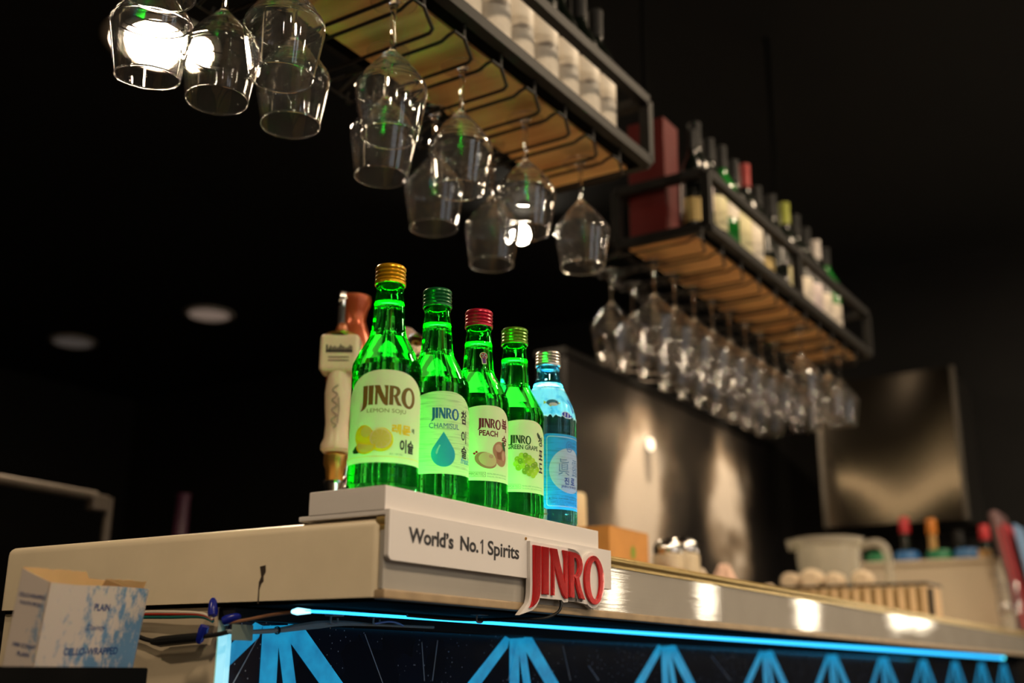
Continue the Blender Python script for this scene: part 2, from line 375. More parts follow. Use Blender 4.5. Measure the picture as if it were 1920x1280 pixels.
unseen = thing('added_strip_light', 'added long warm cove light high on the wall behind the viewer', 'light strip', (-4.19, 1.9, 2.64))  # unseen strip added so the hood sheet reflects a golden band
obj('glowing_strip', lambda b: box(b, 0, .01, -2.3, 2.3, -.03, .03, .001), emis('added_strip_glow', (1.0, .74, .42), 3.8), unseen, 0)
obj('ledge', lambda b: box(b, -.01, .06, -2.35, 2.35, -.10, -.075, .002), M_black, unseen, 0)

# ------------------------------------------------------------------ the bar
BX = 3.95
bar = thing('bar_counter', 'long cream topped bar counter with grey glossy front', 'bar counter')
def slab(b):
    box(b, 0, BX, 0.004, .535, 1.0, 1.0675, .0)
    es = [e for e in b.edges if all(abs(v.co.x) < 1e-5 for v in e.verts) or (all(abs(v.co.z-1.0675) < 1e-5 for v in e.verts) and (all(abs(v.co.y-.535) < 1e-4 for v in e.verts)))]
    es = [e for e in es if not all(abs(v.co.z-1.0) < 1e-5 for v in e.verts)]
    bmesh.ops.bevel(b, geom=es, offset=.009, segments=4, profile=.5, affect='EDGES')
obj('countertop', slab, M_cream, bar)
obj('front_fascia', lambda b: [box(b, .001, .727, 0, .005, 1.0065, 1.056, .0008), box(b, .7285, BX, 0, .005, 1.0065, 1.056, .0008)], M_fascia, bar)
obj('brass_edge_trim', lambda b: [box(b, .001, BX, -.004, .012, 1.060, 1.0685, .003, 3), box(b, .001, BX, -.001, .006, 1.0555, 1.0602, .0008)], M_brass, bar)
obj('lower_edge_trim', lambda b: box(b, .001, BX, -.002, .012, .9985, 1.0068, .002), M_low, bar)
obj('underside_board', lambda b: box(b, .006, BX, .012, .53, .9966, .9995), M_dead, bar)
st = obj('stain_mark', lambda b: shape(b, [[(0, 0), (.002, .006), (.0045, .0075), (.004, .012), (.0065, .016), (.006, .022), (-.001, .021), (.0015, .012), (-.001, .007), (-.0012, -.012), (.0005, -.012)]], 0, 0), pr('dark_stain', (.05, .035, .025), .5), bar, 0)
st.matrix_local = Matrix(((0, 0, -1, -.0005), (-1, 0, 0, 0.1423), (0, 1, 0, 1.0097), (0, 0, 0, 1)))

base = thing('bar_front_unit', 'bar base with cream end wall and black panel of glowing blue rays', 'bar front')
obj('end_wall', lambda b: box(b, .006, .03, .199, .53, 0, .9962), M_tan, base, 0)
obj('body', lambda b: box(b, .03, BX, .205, .53, 0, .9955), M_black, base, 0)
obj('top_batten', lambda b: box(b, .006, BX, .178, .2, .9845, .9958, .001), pr('batten_black', (.008, .008, .010), .7), base, 0)
def acrylic():
    m, nt, b, out = nodes('scratched_black_acrylic'); L = nt.links.new; N = nt.nodes.new
    b.inputs['Base Color'].default_value = (.006, .009, .016, 1); b.inputs['Roughness'].default_value = .12
    tc = N('ShaderNodeTexCoord'); v = N('ShaderNodeTexVoronoi'); v.inputs['Scale'].default_value = 170; L(tc.outputs['Object'], v.inputs['Vector'])
    rp = N('ShaderNodeValToRGB'); e = rp.color_ramp.elements; e[0].position = .07; e[0].color = (.6, .75, .95, 1); e[1].position = .15; e[1].color = (.008, .018, .042, 1)
    nz = N('ShaderNodeTexNoise'); nz.inputs['Scale'].default_value = 22; L(tc.outputs['Object'], nz.inputs['Vector'])
    gt = N('ShaderNodeMath'); gt.operation = 'GREATER_THAN'; gt.inputs[1].default_value = .48; L(nz.outputs['Fac'], gt.inputs[0])
    mx = N('ShaderNodeMixRGB'); L(gt.outputs[0], mx.inputs[0]); mx.inputs[1].default_value = (.006, .014, .032, 1)
    L(v.outputs['Distance'], rp.inputs[0]); L(rp.outputs[0], mx.inputs[2]); L(mx.outputs[0], b.inputs['Base Color'])
    return m
def rays(b):
    box(b, .0125, BX, .190, .196, 0.3, .985, 0, mi=0)
    y = .1895
    def quad(p, mi=1): b.faces.new([b.verts.new((x, y, z)) for x, z in p]).material_index = mi
    xs = [.0, .433, .871, 1.306, 1.70, 2.10, 2.49, 2.87, 3.25, 3.62]
    for i, x0 in enumerate(xs):
        def ry(p): 
            q = [(x0+a, z) for a, z in p]
            o = []
            for (a, z), (c, w) in zip(q, q[1:]+q[:1]):
                if a >= .0126: o.append((a, z))
                if (a-.0126)*(c-.0126) < 0: k = (.0126-a)/(c-a); o.append((.0126, z+(w-z)*k))
            if len(o) > 2: quad(o)
        ry([(.056, .983), (.056, .30), (.078, .30), (.078, .962), (.100, .984)][0:0] or [(.054, .981), (.058, .55), (.082, .55), (.077, .962), (.090, .983)])
        ry([(.077, .962), (.19, .55), (.212, .55), (.093, .968), (.090, .983)])
        ry([(.092, .967), (.50, .62), (.537, .62), (.108, .984), (.088, .984)])
        ry([(.054, .981), (.050, .970), (-.31, .70), (-.36, .70), (.044, .984)])
    # scratches
    for a, c, d, e in ((.021, .928, .0505, .972), (.205, .978, .24, .925), (.305, .972, .312, .93), (.335, .975, .327, .93), (.50, .97, .485, .93), (.62, .975, .64, .93), (.69, .95, .72, .93), (1.12, .97, 1.2, .93)):
        n = Vector((e-c, 0, a-d)).normalized()*.0006
        b.faces.new([b.verts.new((a-n.x, y, c-n.z)), b.verts.new((a+n.x, y, c+n.z)), b.verts.new((d+n.x, y, e+n.z)), b.verts.new((d-n.x, y, e-n.z))]).material_index = 2
M_ray = emis('backlit_blue_ray', (.035, .42, .86), .62)
def rayglow():
    m, nt, b, out = nodes('backlit_blue_acrylic'); N = nt.nodes.new; L = nt.links.new
    tc = N('ShaderNodeTexCoord'); nz = N('ShaderNodeTexNoise'); nz.inputs['Scale'].default_value = 60; nz.inputs['Detail'].default_value = 6; L(tc.outputs['Object'], nz.inputs['Vector'])
    rp = N('ShaderNodeValToRGB'); e = rp.color_ramp.elements; e[0].position = .3; e[0].color = (.006, .20, .42, 1); e[1].position = .68; e[1].color = (.010, .34, .62, 1)
    L(nz.outputs['Fac'], rp.inputs[0]); L(rp.outputs[0], b.inputs['Emission Color']); b.inputs['Emission Strength'].default_value = .8
    b.inputs['Base Color'].default_value = (.04, .08, .11, 1); b.inputs['Roughness'].default_value = .3
    return m
obj('sunburst_panel', rays, [acrylic(), rayglow(), pr('scratch', (.45, .6, .8), .5)], base, 0)
obj('panel_edge', lambda b: box(b, .0062, .0124, .186, .198, .3, .974, .001), pr('edge_lit_acrylic', (.6, .8, .85), .3, emit=(.25, .75, .95), es=.9), base, 0)

led = thing('led_tube_light', 'glowing cyan light tube under the bar counter edge', 'light tube')
def ledm():
    m, nt, b, out = nodes('cyan_led'); b.inputs['Base Color'].default_value = (.3, .8, .9, 1); b.inputs['Emission Color'].default_value = (.02, .36, .72, 1); b.inputs['Emission Strength'].default_value = L_LED
    return m
obj('glowing_tube', lambda b: tube(b, [(.022, .107, .9915), (.06, .105, .992), (1.0, .085, .9925), (2.1, .066, .9932), (2.93, .055, .9938)], [.0014, .0015, .0029, .0043, .0056], 10), ledm(), led)
obj('end_cap', lambda b: tube(b, [(2.93, .055, .9938), (2.955, .0545, .9938)], .0058, 10), pr('led_end', (.3, .8, .8), .3, emit=(.1, .8, .9), es=3), led)
obj('plug', lambda b: tube(b, [(.010, .110, .9905), (.016, .109, .991), (.03, .107, .9915)], [.0016, .0032, .0018], 10), pr('led_plug', (.8, .9, .95), .3, emit=(.3, .8, 1), es=3), led)
# wiring under the counter
def cable(name, label, pts, r, m, sm=6, extra=None):
    t = thing(name, label, 'cable')
    obj('strand', lambda b: tube(b, pts, r, 8, smoothn=sm), m, t)
    if extra: extra(t)
    return t
for i, (nm, c, dz) in enumerate((('red', (.45, .04, .02), .0), ('white', (.7, .62, .5), .0018), ('green', (.01, .12, .10), -.003))):
    cable('wire', '%s thin wire running under the counter end towards blue wire caps' % nm, [(-.004, .40, .9915+dz), (-.004, .31, .9915+dz), (-.006, .25, .9905+dz), (-.005, .21, .989+dz*.6), (-.004, .195, .984+dz*.4)], .0016, pr('wire_'+nm, c, .4))
for nm, p, d, lab in (('a', (-.004, .196, .988), (.2, .3, 1), 'upright'), ('b', (-.006, .203, .979), (.0, .45, -1), 'hanging down'), ('c', (-.002, .183, .983), (.3, -1, .3), 'pointing at the light tube')):
    t = thing('wire_nut', 'blue plastic wire cap %s below the counter corner' % lab, 'wire cap', p)
    obj('cap', lambda b: lathe(b, [(0, 0), (.0042, 0), (.0048, .004), (.0036, .014), (.0018, .017), (0, .0172)], 14, ax=zto(d)), pr('blue_plastic', (.01, .02, .30), .25), t)
cable('power_cable', 'black cable with fat inline sleeve below the counter end', [(-.003, .40, .975), (-.003, .315, .973), (-.005, .27, .966), (-.005, .20, .970), (-.003, .176, .973)], .0022, M_rubber,
      extra=lambda t: obj('inline_sleeve', lambda b: tube(b, [(-.005, .275, .9655), (-.005, .262, .9655), (-.005, .214, .9685), (-.005, .206, .9695)], [.0028, .0052, .0048, .0028], 10), M_rubber, t))
cable('power_cable', 'taped grey cable running along the top of the blue ray panel', [(-.003, .178, .9735), (.02, .172, .974), (.055, .172, .9765), (.08, .172, .980), (.112, .172, .984), (.15, .172, .9868), (.2, .17, .987), (.3, .17, .988)], [.0022, .0022, .0024, .0034, .0042, .0028, .0016, .0016], pr('grey_cable', (.42, .5, .52), .4),
      extra=lambda t: obj('cable_tie', lambda b: lathe(b, [(.0038, -.001), (.0038, .001), (.003, .001), (.003, -.001), (.0038, -.001)], 12, c=(.056, .172, .9766), ax=zto((1, 0, .12))), M_rubber, t))
cable('wire', 'copper brown wire from the blue caps up to the light tube', [(-.002, .180, .982), (.02, .155, .985), (.04, .14, .9885), (.012, .113, .9905)][0:0] or [(-.002, .180, .981), (.004, .160, .984), (.009, .135, .988), (.012, .112, .9903)], .0016, pr('copper_wire', lin(150, 105, 75), .4))
cable('wire', 'short blue and white wire end under the counter edge', [(.185, .16, .9875), (.20, .155, .990), (.215, .155, .9895), (.23, .158, .987)], .0011, pr('blue_wire', (.35, .5, 1.0), .3))
tape = tag(obj('tape', lambda b: box(b, -.0065, .0195, .1668, .1672, .966, .980, 0), paper('clear_tape', (.42, .5, .42), .4, .25)), 'strip of clear tape over the cable at the panel corner', 'tape')
for i, (x, y, z, lab) in enumerate(((.128, .165, .990, 'nearest the counter end'), (.188, .160, .991, 'beside the short blue wire'), (.232, .06, .9935, 'holding the red sign cord'))):
    t = thing('cable_clip', 'small clear cable clip under the counter, %s' % lab, 'clip', (x, y, z))
    obj('pad', lambda b: box(b, -.008, .008, -.006, .006, .0025, .0045, .0005), paper('clip_pad', (.5, .55, .6), .3), t)
    obj('hook', lambda b: tube(b, [(-.005, 0, .003), (-.005, 0, -.003), (.0, 0, -.0045), (.005, 0, -.003), (.005, 0, .001)], .0012, 6, smoothn=4), paper('clip_pad', (.5, .55, .6), .3), t)

# ------------------------------------------------------------------ lit bottle stand with its sign
stand = thing('bottle_display_stand', 'white lit display stand with red raised lettering on the bar corner', 'display stand')
obj('base_plate', lambda b: box(b, .0005, .372, -.0005, .1, 1.0686, 1.0728, .0008), M_white, stand)
obj('riser', lambda b: box(b, 0, .3787, 0, .088, 1.0728, 1.094, .0009), M_white, stand)
def rrect(x0, x1, z0, z1, r, corners):
    p = []
    for k, (cx, cz, a) in enumerate(((x1-r, z1-r, 0), (x0+r, z1-r, 90), (x0+r, z0+r, 180), (x1-r, z0+r, 270))):
        if corners[k]: p += [(cx+r*cos(radians(a+t)), cz+r*sin(radians(a+t))) for t in (0, 22, 45, 67, 90)]
        else: p.append(((x1, z1), (x0, z1), (x0, z0), (x1, z0))[k])
    return p
def to_front(y0): return lambda c: Vector((c.x, y0-c.z, c.y))
LH, LX, LZ, LW = .0485, .2216, 1.0152, .1475
def sign(b):
    put(b, contour_mesh([rrect(0, .396, 1.0305, 1.0728, .005, (0, 0, 1, 0))], .0022, .0004), to_front(-.0035), 0)
    put(b, contour_mesh([[(LX-.001, LZ-.003), (LX+2.02*LW/2.94, LZ-.003), (LX+2.02*LW/2.94, LZ+LH+.003), (LX-.001, LZ+LH+.003)]], .0026), to_front(-.0070), 0); FLAG['w'] = True
    for k, g in enumerate(LETTERS): put(b, contour_mesh([[(LX+x*LW/2.94, LZ+y*LH) for x, y in g[0]]], .0024-.00004*k, .0003, .0030), to_front(-.0072+.00006*k), 0)
obj('sign_panel', sign, M_white, stand)
def slogan(b):
    def w(t, x0, x1, z0, z1, bo=.034):
        me = text_mesh(t, 1.0, bo, 0, 0, space=.97); a, c, d, e = bounds(me)
        put(b, me, lambda q: Vector((x0+(q.x-a)/(c-a)*(x1-x0), -.00625, z0+(q.y-d)/(e-d)*(z1-z0))), 0)
    w('World’s', .0258, .0925, 1.0470, 1.0608); w('No.', .1030, .1325, 1.0472, 1.0606); w('Spirits', .1480, .2035, 1.0430, 1.0608, .022)
    put(b, contour_mesh([[(.1352, 1.0574), (.1385, 1.0606), (.1404, 1.0606), (.1404, 1.0472), (.1381, 1.0472), (.1381, 1.0578), (.1361, 1.0559)]]), lambda q: Vector((q.x, -.00625, q.y)), 0)
obj('slogan_lettering', slogan, pr('black_ink', (.022, .021, .024), .5), stand, 0)
M_red = pr('metallic_red', lin(200, 16, 18), .22, metal=.65, coat=.3)
M_redside = pr('mirror_edge', (.6, .55, .5), .15, metal=1)
for g in LETTERS:
    def let(b):
        put(b, contour_mesh([[(LX+x*LW/2.94, LZ+y*LH) for x, y in p] for p in g], .0007, .0004, -.0009), to_front(-.0110), 0); FLAG['w'] = True
    obj('raised_letter', let, M_red, stand, 30)['label'] = 'red metallic raised capital letter'
obj('screw', lambda b: lathe(b, [(0, .0012), (.0014, .0008), (.0016, 0)], 12, c=(.2155, -.0062, 1.0690), ax=zto((0, -1, 0))), M_gold, stand)
obj('sign_cord', lambda b: tube(b, [(.2815, -.0075, 1.0145), (.2805, -.0085, 1.006), (.276, -.006, .999), (.265, .004, .9935), (.245, .03, .9925), (.23, .058, .9915), (.20, .075, .9915), (.15, .09, .993)], .0016, 8, smoothn=6), M_rubber, stand)
BOT = [('lemon', .0510, -140.3, .2215, 0, 0), ('chamisul', .1327, -143.0, .2205, -1.0, 0), ('peach', .2020, -145.1, .2175, 0, 0), ('grape', .2729, -147.0, .2155, 0, 0), ('blue', .3454, -148.8, .2055, 0, 0)]
ZB = 1.0956
for i, (k, x, a, h, tl, _) in enumerate(BOT):
    obj('led_disc', lambda b: lathe(b, [(0, 1.0946), (.0265, 1.0946), (.0265, 1.0938), (0, 1.0938)][:2], 32, c=(x, .046, 0)), emis('stand_led_white' if k != 'blue' else 'stand_led_cyan', (.82, 1.0, .86) if k != 'blue' else (.55, .93, 1.0), L_STAND if k != 'blue' else L_STAND*.55), stand)['label'] = 'lit disc under a bottle'

# ------------------------------------------------------------------ soju bottles
def body_profile(h):
    k = h/.22; R = .0325
    o = [(0, .004), (.018, .003), (.027, .0), (.0312, .0016), (.0328, .006), (.0329, .0200), (R, .0215), (R, .112*k), (.0329, .1135*k), (.0330, .1165*k), (.0322, .1215*k), (.0285, .129*k), (.0235, .1385*k), (.0185, .148*k), (.0170, .1515*k), (.01715, .1525*k), (.0165, .1545*k), (.0155, .166*k), (.0146, .1795*k), (.0148, .1812*k), (.0142, .1832*k), (.0133, .191*k), (.0129, .197*k), (.0138, .199*k), (.0138, .2005*k), (.0126, .2015*k), (.0126, .214*k)]
    i = [(.0098, .214*k), (.0098, .199*k), (.0106, .190*k), (.0117, .1842*k), (.0112, .1830*k), (.0102, .1815*k), (.0088, .1803*k), (.0065, .1798*k), (0, .1797*k)]
    return o+i
def blue_profile(h):
    k = h/.205
    o = [(0, .004), (.018, .003), (.027, .0), (.0312, .0016), (.0328, .006), (.0328, .018), (.0323, .0195), (.0323, .106*k), (.0325, .1085*k), (.0325, .122*k), (.0315, .130*k), (.0285, .1400*k), (.0235, .151*k), (.0185, .161*k), (.0155, .169*k), (.0137, .177*k), (.0129, .183*k), (.0137, .185*k), (.0137, .1865*k), (.0125, .1875*k), (.0125, .199*k)]
    i = [(.0098, .199*k), (.0100, .182*k), (.0125, .171*k), (.0150, .1660*k), (.0144, .1647*k), (.0134, .1633*k), (.0118, .1622*k), (.009, .1617*k), (0, .1616*k)]
    return o+i
def cap_mesh(b, z0, z1):
    n = 64; r0 = .0147; prof = [(.0132, z0), (r0+.0003, z0), (r0+.0004, z0+.0022), (r0-.0002, z0+.0030)]
    H = z1-z0
    for q in range(13): t = q/12; prof.append((r0-.0001+.0005*cos(t*2*pi*3.0), z0+.0038+t*(H*.62)))
    prof += [(r0+.0002, z0+H*.86), (r0+.0001, z1-.0015), (r0-.0012, z1), (0, z1), ]
    lathe(b, prof, n); lathe(b, [(.0132, z0), (.0128, z1-.002), (0, z1-.002)], n)
M_green = glass('green_bottle_glass', (.24, .86, .33), 1.40, diff=.010, dcol=(.05, .8, .12))
M_blueg = glass('pale_blue_bottle_glass', (.62, .92, .97), 1.40, diff=.012, dcol=(.3, .85, .95))
INK = {}
def ink(name, c, tl=.22): return paper('ink_'+name, lin(*c), tl, .5)
def soju(k, x, az, h, tilt, label, capc, capmetal, lab_fn, mats, neck=None, blue=False):
    t = thing('soju_bottle', label, 'bottle', (x, .046, ZB), (0, radians(tilt)*.6, radians(az)), group='soju bottles on the lit stand')
    if tilt: t.rotation_euler = (radians(1.0)*.9, 0.0, radians(az)); t.location.z += .0005
    obj('glass_body', lambda b: lathe(b, dense((blue_profile if blue else body_profile)(h)), 80), M_blueg if blue else M_green, t, 40)
    kk = h/(.205 if blue else .22)
    obj('screw_cap', lambda b: cap_mesh(b, (.188 if blue else .2012)*kk, h), pr('cap_'+k, capc, .3, metal=capmetal), t)
    bm = B(); lab_fn(bm); finish('paper_label', wrap(bm, .0326), mats, t, 60)
    if neck:
        for nm, f, ms in neck:
            bm = B(); pf = f(bm); finish(nm, wrap(bm, pf[0], 1.0, prof=pf[1]), ms, t, 60)
    return t
paperG = paper('label_paper', lin(238, 236, 204), .22)
def arch(top, side, u0, u1, pw=2.0, uc=None):
    uc = (u0+u1)/2 if uc is None else uc
    return lambda u: top-(top-side)*abs((u-uc)/(u1-uc if u > uc else uc-u0))**pw
def border(b, u0, u1, lo, hi, mi, lay, w=.35):
    strip(b, u0, u1, lo, lambda u: lo(u)+w, mi, lay); strip(b, u0, u1, lambda u: hi(u)-w, hi, mi, lay)
    strip(b, u0, u0+w, lo, hi, mi, lay, 1); strip(b, u1-w, u1, lo, hi, mi, lay, 1)
def lemon_label(b):
    uc = 1.5; hi = arch(110.3, 84, -49, 52, 2.6, uc)
    strip(b, -49, 52, lambda u: 24.2, hi, 0, 0); strip(b, -47.5, 50.5, lambda u: 29.5, lambda u: min(29.95, hi(u)), 7, 1)
    capitals(b, -22.5, 77.3, 53, 18.2, 1, 1)
    words(b, 'LEMON SOJU', -17.4, 19.8, 69.0, 4.8, 2, 1)
    # whole lemon, half, wedge and leaf
    shape(b, [ell(-20.0, 48.5, 10.2, 10.5, 32, .5)], 3, 1); shape(b, [ell(-17.5, 52.5, 5.5, 5.0, 24)], 4, 2)
    shape(b, [ell(-2.8, 45.0, 11.2, 11.0, 40, -.35)], 3, 3); shape(b, [ell(-3.4, 46.3, 9.8, 9.2, 36, -.35)], 5, 4); shape(b, [ell(-3.4, 46.3, 8.7, 8.1, 36, -.35)], 4, 5)
    for q in range(9):
        a = q*2*pi/9; shape(b, [[(-3.4+cos(a)*1.2, 46.3+sin(a)*1.2), (-3.4+cos(a+.03)*8.3, 46.3+sin(a+.03)*7.7), (-3.4+cos(a-.03)*8.3, 46.3+sin(a-.03)*7.7)]], 5, 6)
    shape(b, [[(-27, 44)]+ell(-17.5, 40.5, 10.5, 8.6, 18, 0, pi*1.02, pi*1.98)+[(-6.5, 40.6), (-14, 40.9), (-21, 42)]], 3, 5)
    shape(b, [[(-25.3, 42.2)]+ell(-17.2, 40.0, 8.4, 6.4, 18, 0, pi*1.02, pi*1.98)+[(-8.6, 39.8), (-15, 40.2)]], 4, 6)
    shape(b, [[(-33, 36), (-30.5, 38.5), (-27.5, 41), (-25, 38), (-22.5, 33.5), (-27, 33.2), (-31.5, 33.6)]], 6, 4)
    words(b, '레몬', 6.5, 26.5, 50.5, 9.6, 7, 1, .045); words(b, '에', 28, 31.6, 53.6, 4.6, 8, 1, .03)
    words(b, '이슬', 14.5, 31.0, 34.0, 12.5, 8, 2, .035)
    words(b, 'ALC. 13% VOL', 5, 18, 31.6, 1.5, 9, 1)
    words(b, 'PRODUCT OF KOREA', -44.5, -43.0, 60, 20, 9, 1, vert=True)
    strip(b, 40.3, 45.0, lambda u: 92.0, lambda u: 92.35, 9, 1, 4); shape(b, [ell(42.6, 97.5, 1.9, 3.0, 20), ell(42.6, 97.5, 1.5, 2.6, 20)], 9, 1)
soju('lemon', *BOT[0][1:5], 'green soju bottle with gold cap and lemon picture label', lin(226, 168, 24), .55, lemon_label,
     [paperG, ink('brown', (122, 96, 4)), ink('olive', (140, 122, 10)), ink('lemon', (255, 242, 26), .35), ink('lime', (240, 246, 110), .35), ink('pale_pith', (244, 244, 176), .3), ink('leaf', (24, 92, 28)), ink('amber', (255, 220, 36), .3), ink('black', (26, 24, 22), .1), ink('grey', (120, 140, 110))])
def drop_shape(cu, v0, v1, r, s=1.0):
    vc = v0+r*s; f = math.acos(r/(v1-vc)); p = [(cu, v1)]
    for q in range(33):
        a = f+(2*pi-2*f)*q/32; p.append((cu+r*sin(a), vc+r*cos(a)*(s if cos(a) < 0 else 1)))
    return p
def chamisul_label(b):
    hi = arch(107.0, 84, -46, 52, 2.4, 12)
    strip(b, -46, 52, lambda u: 25.6, hi, 0, 0)
    capitals(b, -4.0, 79.6, 27.8, 10.6, 1, 1)
    words(b, 'CHAMISUL', -7.0, 24.2, 69.8, 5.2, 1, 1)
    shape(b, [drop_shape(7.3, 32.2, 66.6, 12.2)], 2, 1)
    shape(b, [[(-.4, 46), (.6, 49), (3.2, 53.6), (4.4, 53.3), (2.4, 49), (1.4, 45), (.2, 44.2)]], 3, 2)
    words(b, '참', 27, 37, 76.5, 13.5, 4, 1, .03); words(b, '이', 27.5, 36, 57.5, 12.5, 4, 1, .03); words(b, '슬', 27.5, 37, 42.5, 12.5, 4, 1, .03)
    words(b, 'fresh', 26.8, 42, 37.2, 6.2, 2, 2, .01, .3)
    words(b, 'ORIGINAL SINCE 1924', -29.5, -27.8, 58, 26, 5, 1, vert=True); words(b, 'PRODUCT OF KOREA', -26.5, -25.0, 58, 20, 5, 1, vert=True)
soju('chamisul', *BOT[1][1:5], 'green soju bottle with green cap and teal water drop label', (.005, .12, .03), .35, chamisul_label,
     [paper('worn_label_paper', lin(228, 236, 198), .28, .45, .24), ink('teal', (0, 104, 170)), ink('aqua', (16, 176, 224), .3), ink('pale_aqua', (160, 226, 236), .4), ink('black', (26, 24, 22), .1), ink('teal_fine', (90, 170, 160))])
def peach_label(b):
    hi = arch(107.4, 82, -45, 54, 2.4, 18)
    strip(b, -45, 54, lambda u: 29.3, hi, 0, 0)
    capitals(b, 1.6, 83.8, 25.4, 9.6, 1, 1)
    words(b, 'PEACH', 2.0, 23.2, 75.2, 6.0, 2, 1, .03)
    shape(b, [ell(26.5, 61.5, 9.6, 9.6, 32)], 3, 1); shape(b, [ell(28.5, 54.5, 8.6, 9.2, 32)], 3, 1); shape(b, [ell(24.5, 64, 4.6, 4.2, 24)], 4, 2); shape(b, [ell(31.5, 57, 2.6, 5.2, 24)], 4, 2)
    shape(b, [ell(9.8, 50.2, 12.2, 8.0, 36, -.28)], 3, 3); shape(b, [ell(11.6, 51.0, 9.8, 7.0, 36, -.22)], 5, 4); shape(b, [ell(15, 54.5, 2.6, 1.9, 20)], 4, 5)
    shape(b, [[(29.5, 71.5), (32.5, 70.5), (35, 65), (34.6, 61.5), (31.5, 63.5), (29.3, 67.5)]], 6, 4)
    shape(b, [ell(-2.5, 56.6, 1.3, 1.1, 14), ], 7, 1); shape(b, [ell(-.3, 58.2, 1.2, 1.2, 14)], 7, 1)
    words(b, '복', 28.5, 38.5, 82, 13.5, 1, 1, .035); words(b, '숭', 29, 38.5, 67.5, 11, 1, 1, .03)
    words(b, 'IMPORTED', -8.6, 8.2, 34.3, 2.7, 2, 1)
    border(b, -9.9, 9.4, lambda u: 33.2, lambda u: 38.0, 2, 1, .3)
    words(b, 'NEUTRAL SPIRIT WITH NATURAL FLAVOR', 10.8, 38, 35.9, 1.5, 8, 1); words(b, '13% ALC./VOL., 375ML, PRODUCT OF KOREA', 10.8, 38, 33.0, 1.5, 8, 1)
    words(b, 'FLAVORED SOJU', -11.8, -10.5, 76, 16, 8, 1, vert=True)
def neck_sticker(b):
    shape(b, [ell(5.6, 164.5, 4.3, 4.0, 24)], 0, 0); shape(b, [[(2.9, 162.0), (8.1, 162.0), (8.7, 155.6), (3.9, 155.0)]], 0, 0)
    shape(b, [ell(5.6, 164.5, 3.7, 3.4, 24)], 1, 1); shape(b, [[(3.8, 162.2), (7.5, 162.2), (7.9, 156.4), (4.7, 156.0)]], 2, 1)
    for q, (x, y) in enumerate(((3.8, 165.7), (6.8, 166.3), (7.7, 163.6), (4.7, 163.0), (5.9, 164.9))): shape(b, [ell(x, y, .65, .65, 10)], 3, 2)
    k = .2175/.22
    return (.0150, lambda z: .0155+.00012+(.166*k-z)*.066)
def shoulder_sticker(b):
    shape(b, [[(17, 143), (19.5, 141.8), (23.5, 134.5), (22.5, 132.8), (20, 133.8), (17, 139)]], 0, 0)
    shape(b, [ell(19.5, 139.6, 1.2, .9, 14)], 1, 1); shape(b, [ell(21.2, 135.6, 1.1, .9, 14)], 2, 1)
    return (.0250, lambda z: .0238+(.1385*.9886-z)*.5128+.0005)
SPK = [paper('sticker_white', lin(226, 206, 190), .3), ink('sticker_red', (150, 40, 40), .2), ink('sticker_purple', (96, 20, 130), .2), ink('sticker_cyan', (130, 190, 230), .3)]
soju('peach', *BOT[2][1:5], 'green soju bottle with red cap and peach picture label', lin(190, 26, 60), .4, peach_label,
     [paperG, ink('maroon', (112, 16, 26)), ink('maroon2', (120, 24, 34)), ink('peach', (200, 150, 116), .3), ink('peach_light', (222, 190, 152), .3), ink('flesh', (236, 226, 170), .35), ink('leaf', (24, 92, 28)), ink('red', (190, 40, 30)), ink('grey', (120, 140, 110))],
     neck=[('neck_sticker', neck_sticker, SPK), ('shoulder_sticker', shoulder_sticker, SPK)])
def grape_label(b):
    hi = arch(105.6, 82, -45, 54, 2.4, 18)
    strip(b, -45, 54, lambda u: 27.2, hi, 0, 0)
    capitals(b, -3.6, 79.4, 23.0, 8.8, 1, 1)
    words(b, 'GREEN GRAPE', -7.2, 29.2, 73.0, 5.0, 2, 1, .024)
    rnd = random.Random(4)
    pts = [(4, 62), (8.5, 66), (13, 66.3), (17.5, 64.3), (22, 61.5), (26, 58), (28.5, 53), (2.6, 57), (7.5, 60), (12.5, 61), (17.5, 58.8), (22.5, 56), (5, 53), (10, 55), (15, 53.8), (20, 51.2), (25.2, 49.5), (12, 49.5), (17, 47.8), (22, 46.2)]
    for q, (x, y) in enumerate(pts):
        shape(b, [ell(x, y, 3.3, 3.3, 22)], (3, 4, 5)[q % 3], 1+q*.3); shape(b, [ell(x-.9, y+1.1, .8, .6, 10)], 6, 1.2+q*.3)
    shape(b, [[(27.8, 92), (30, 94), (31.6, 90.5), (30.6, 87.2), (29, 89)]], 7, 1); shape(b, [[(31.2, 92.5), (33.6, 90.5), (32.4, 87), (31, 88.6)]], 7, 1)
    words(b, '청', 30, 39, 79, 11.0, 7, 2, .02); words(b, '포', 31.5, 40, 64, 11, 8, 1, .03); words(b, '도', 31.5, 40, 50, 11, 8, 1, .03)
    words(b, 'IMPORTED', -7.8, 6.4, 31.6, 2.6, 9, 1); border(b, -9, 7.6, lambda u: 30.6, lambda u: 35.4, 9, 1, .3)
    words(b, 'NEUTRAL SPIRIT WITH NATURAL FLAVOR', 9, 38, 33.2, 1.4, 9, 1); words(b, '13% ALC./VOL., 375ML, PRODUCT OF KOREA', 9, 38, 30.4, 1.4, 9, 1)
soju('grape', *BOT[3][1:5], 'green soju bottle with lime cap and green grape label', (.13, .30, .02), .5, grape_label,
     [paperG, ink('forest', (30, 84, 26)), ink('forest2', (38, 90, 40)), ink('grape_a', (184, 224, 40), .35), ink('grape_b', (206, 238, 66), .35), ink('grape_c', (150, 204, 40), .35), ink('grape_shine', (222, 236, 140), .4), ink('dark_green', (20, 66, 22)), ink('black', (26, 24, 22), .1), ink('fine_green', (128, 170, 110))])
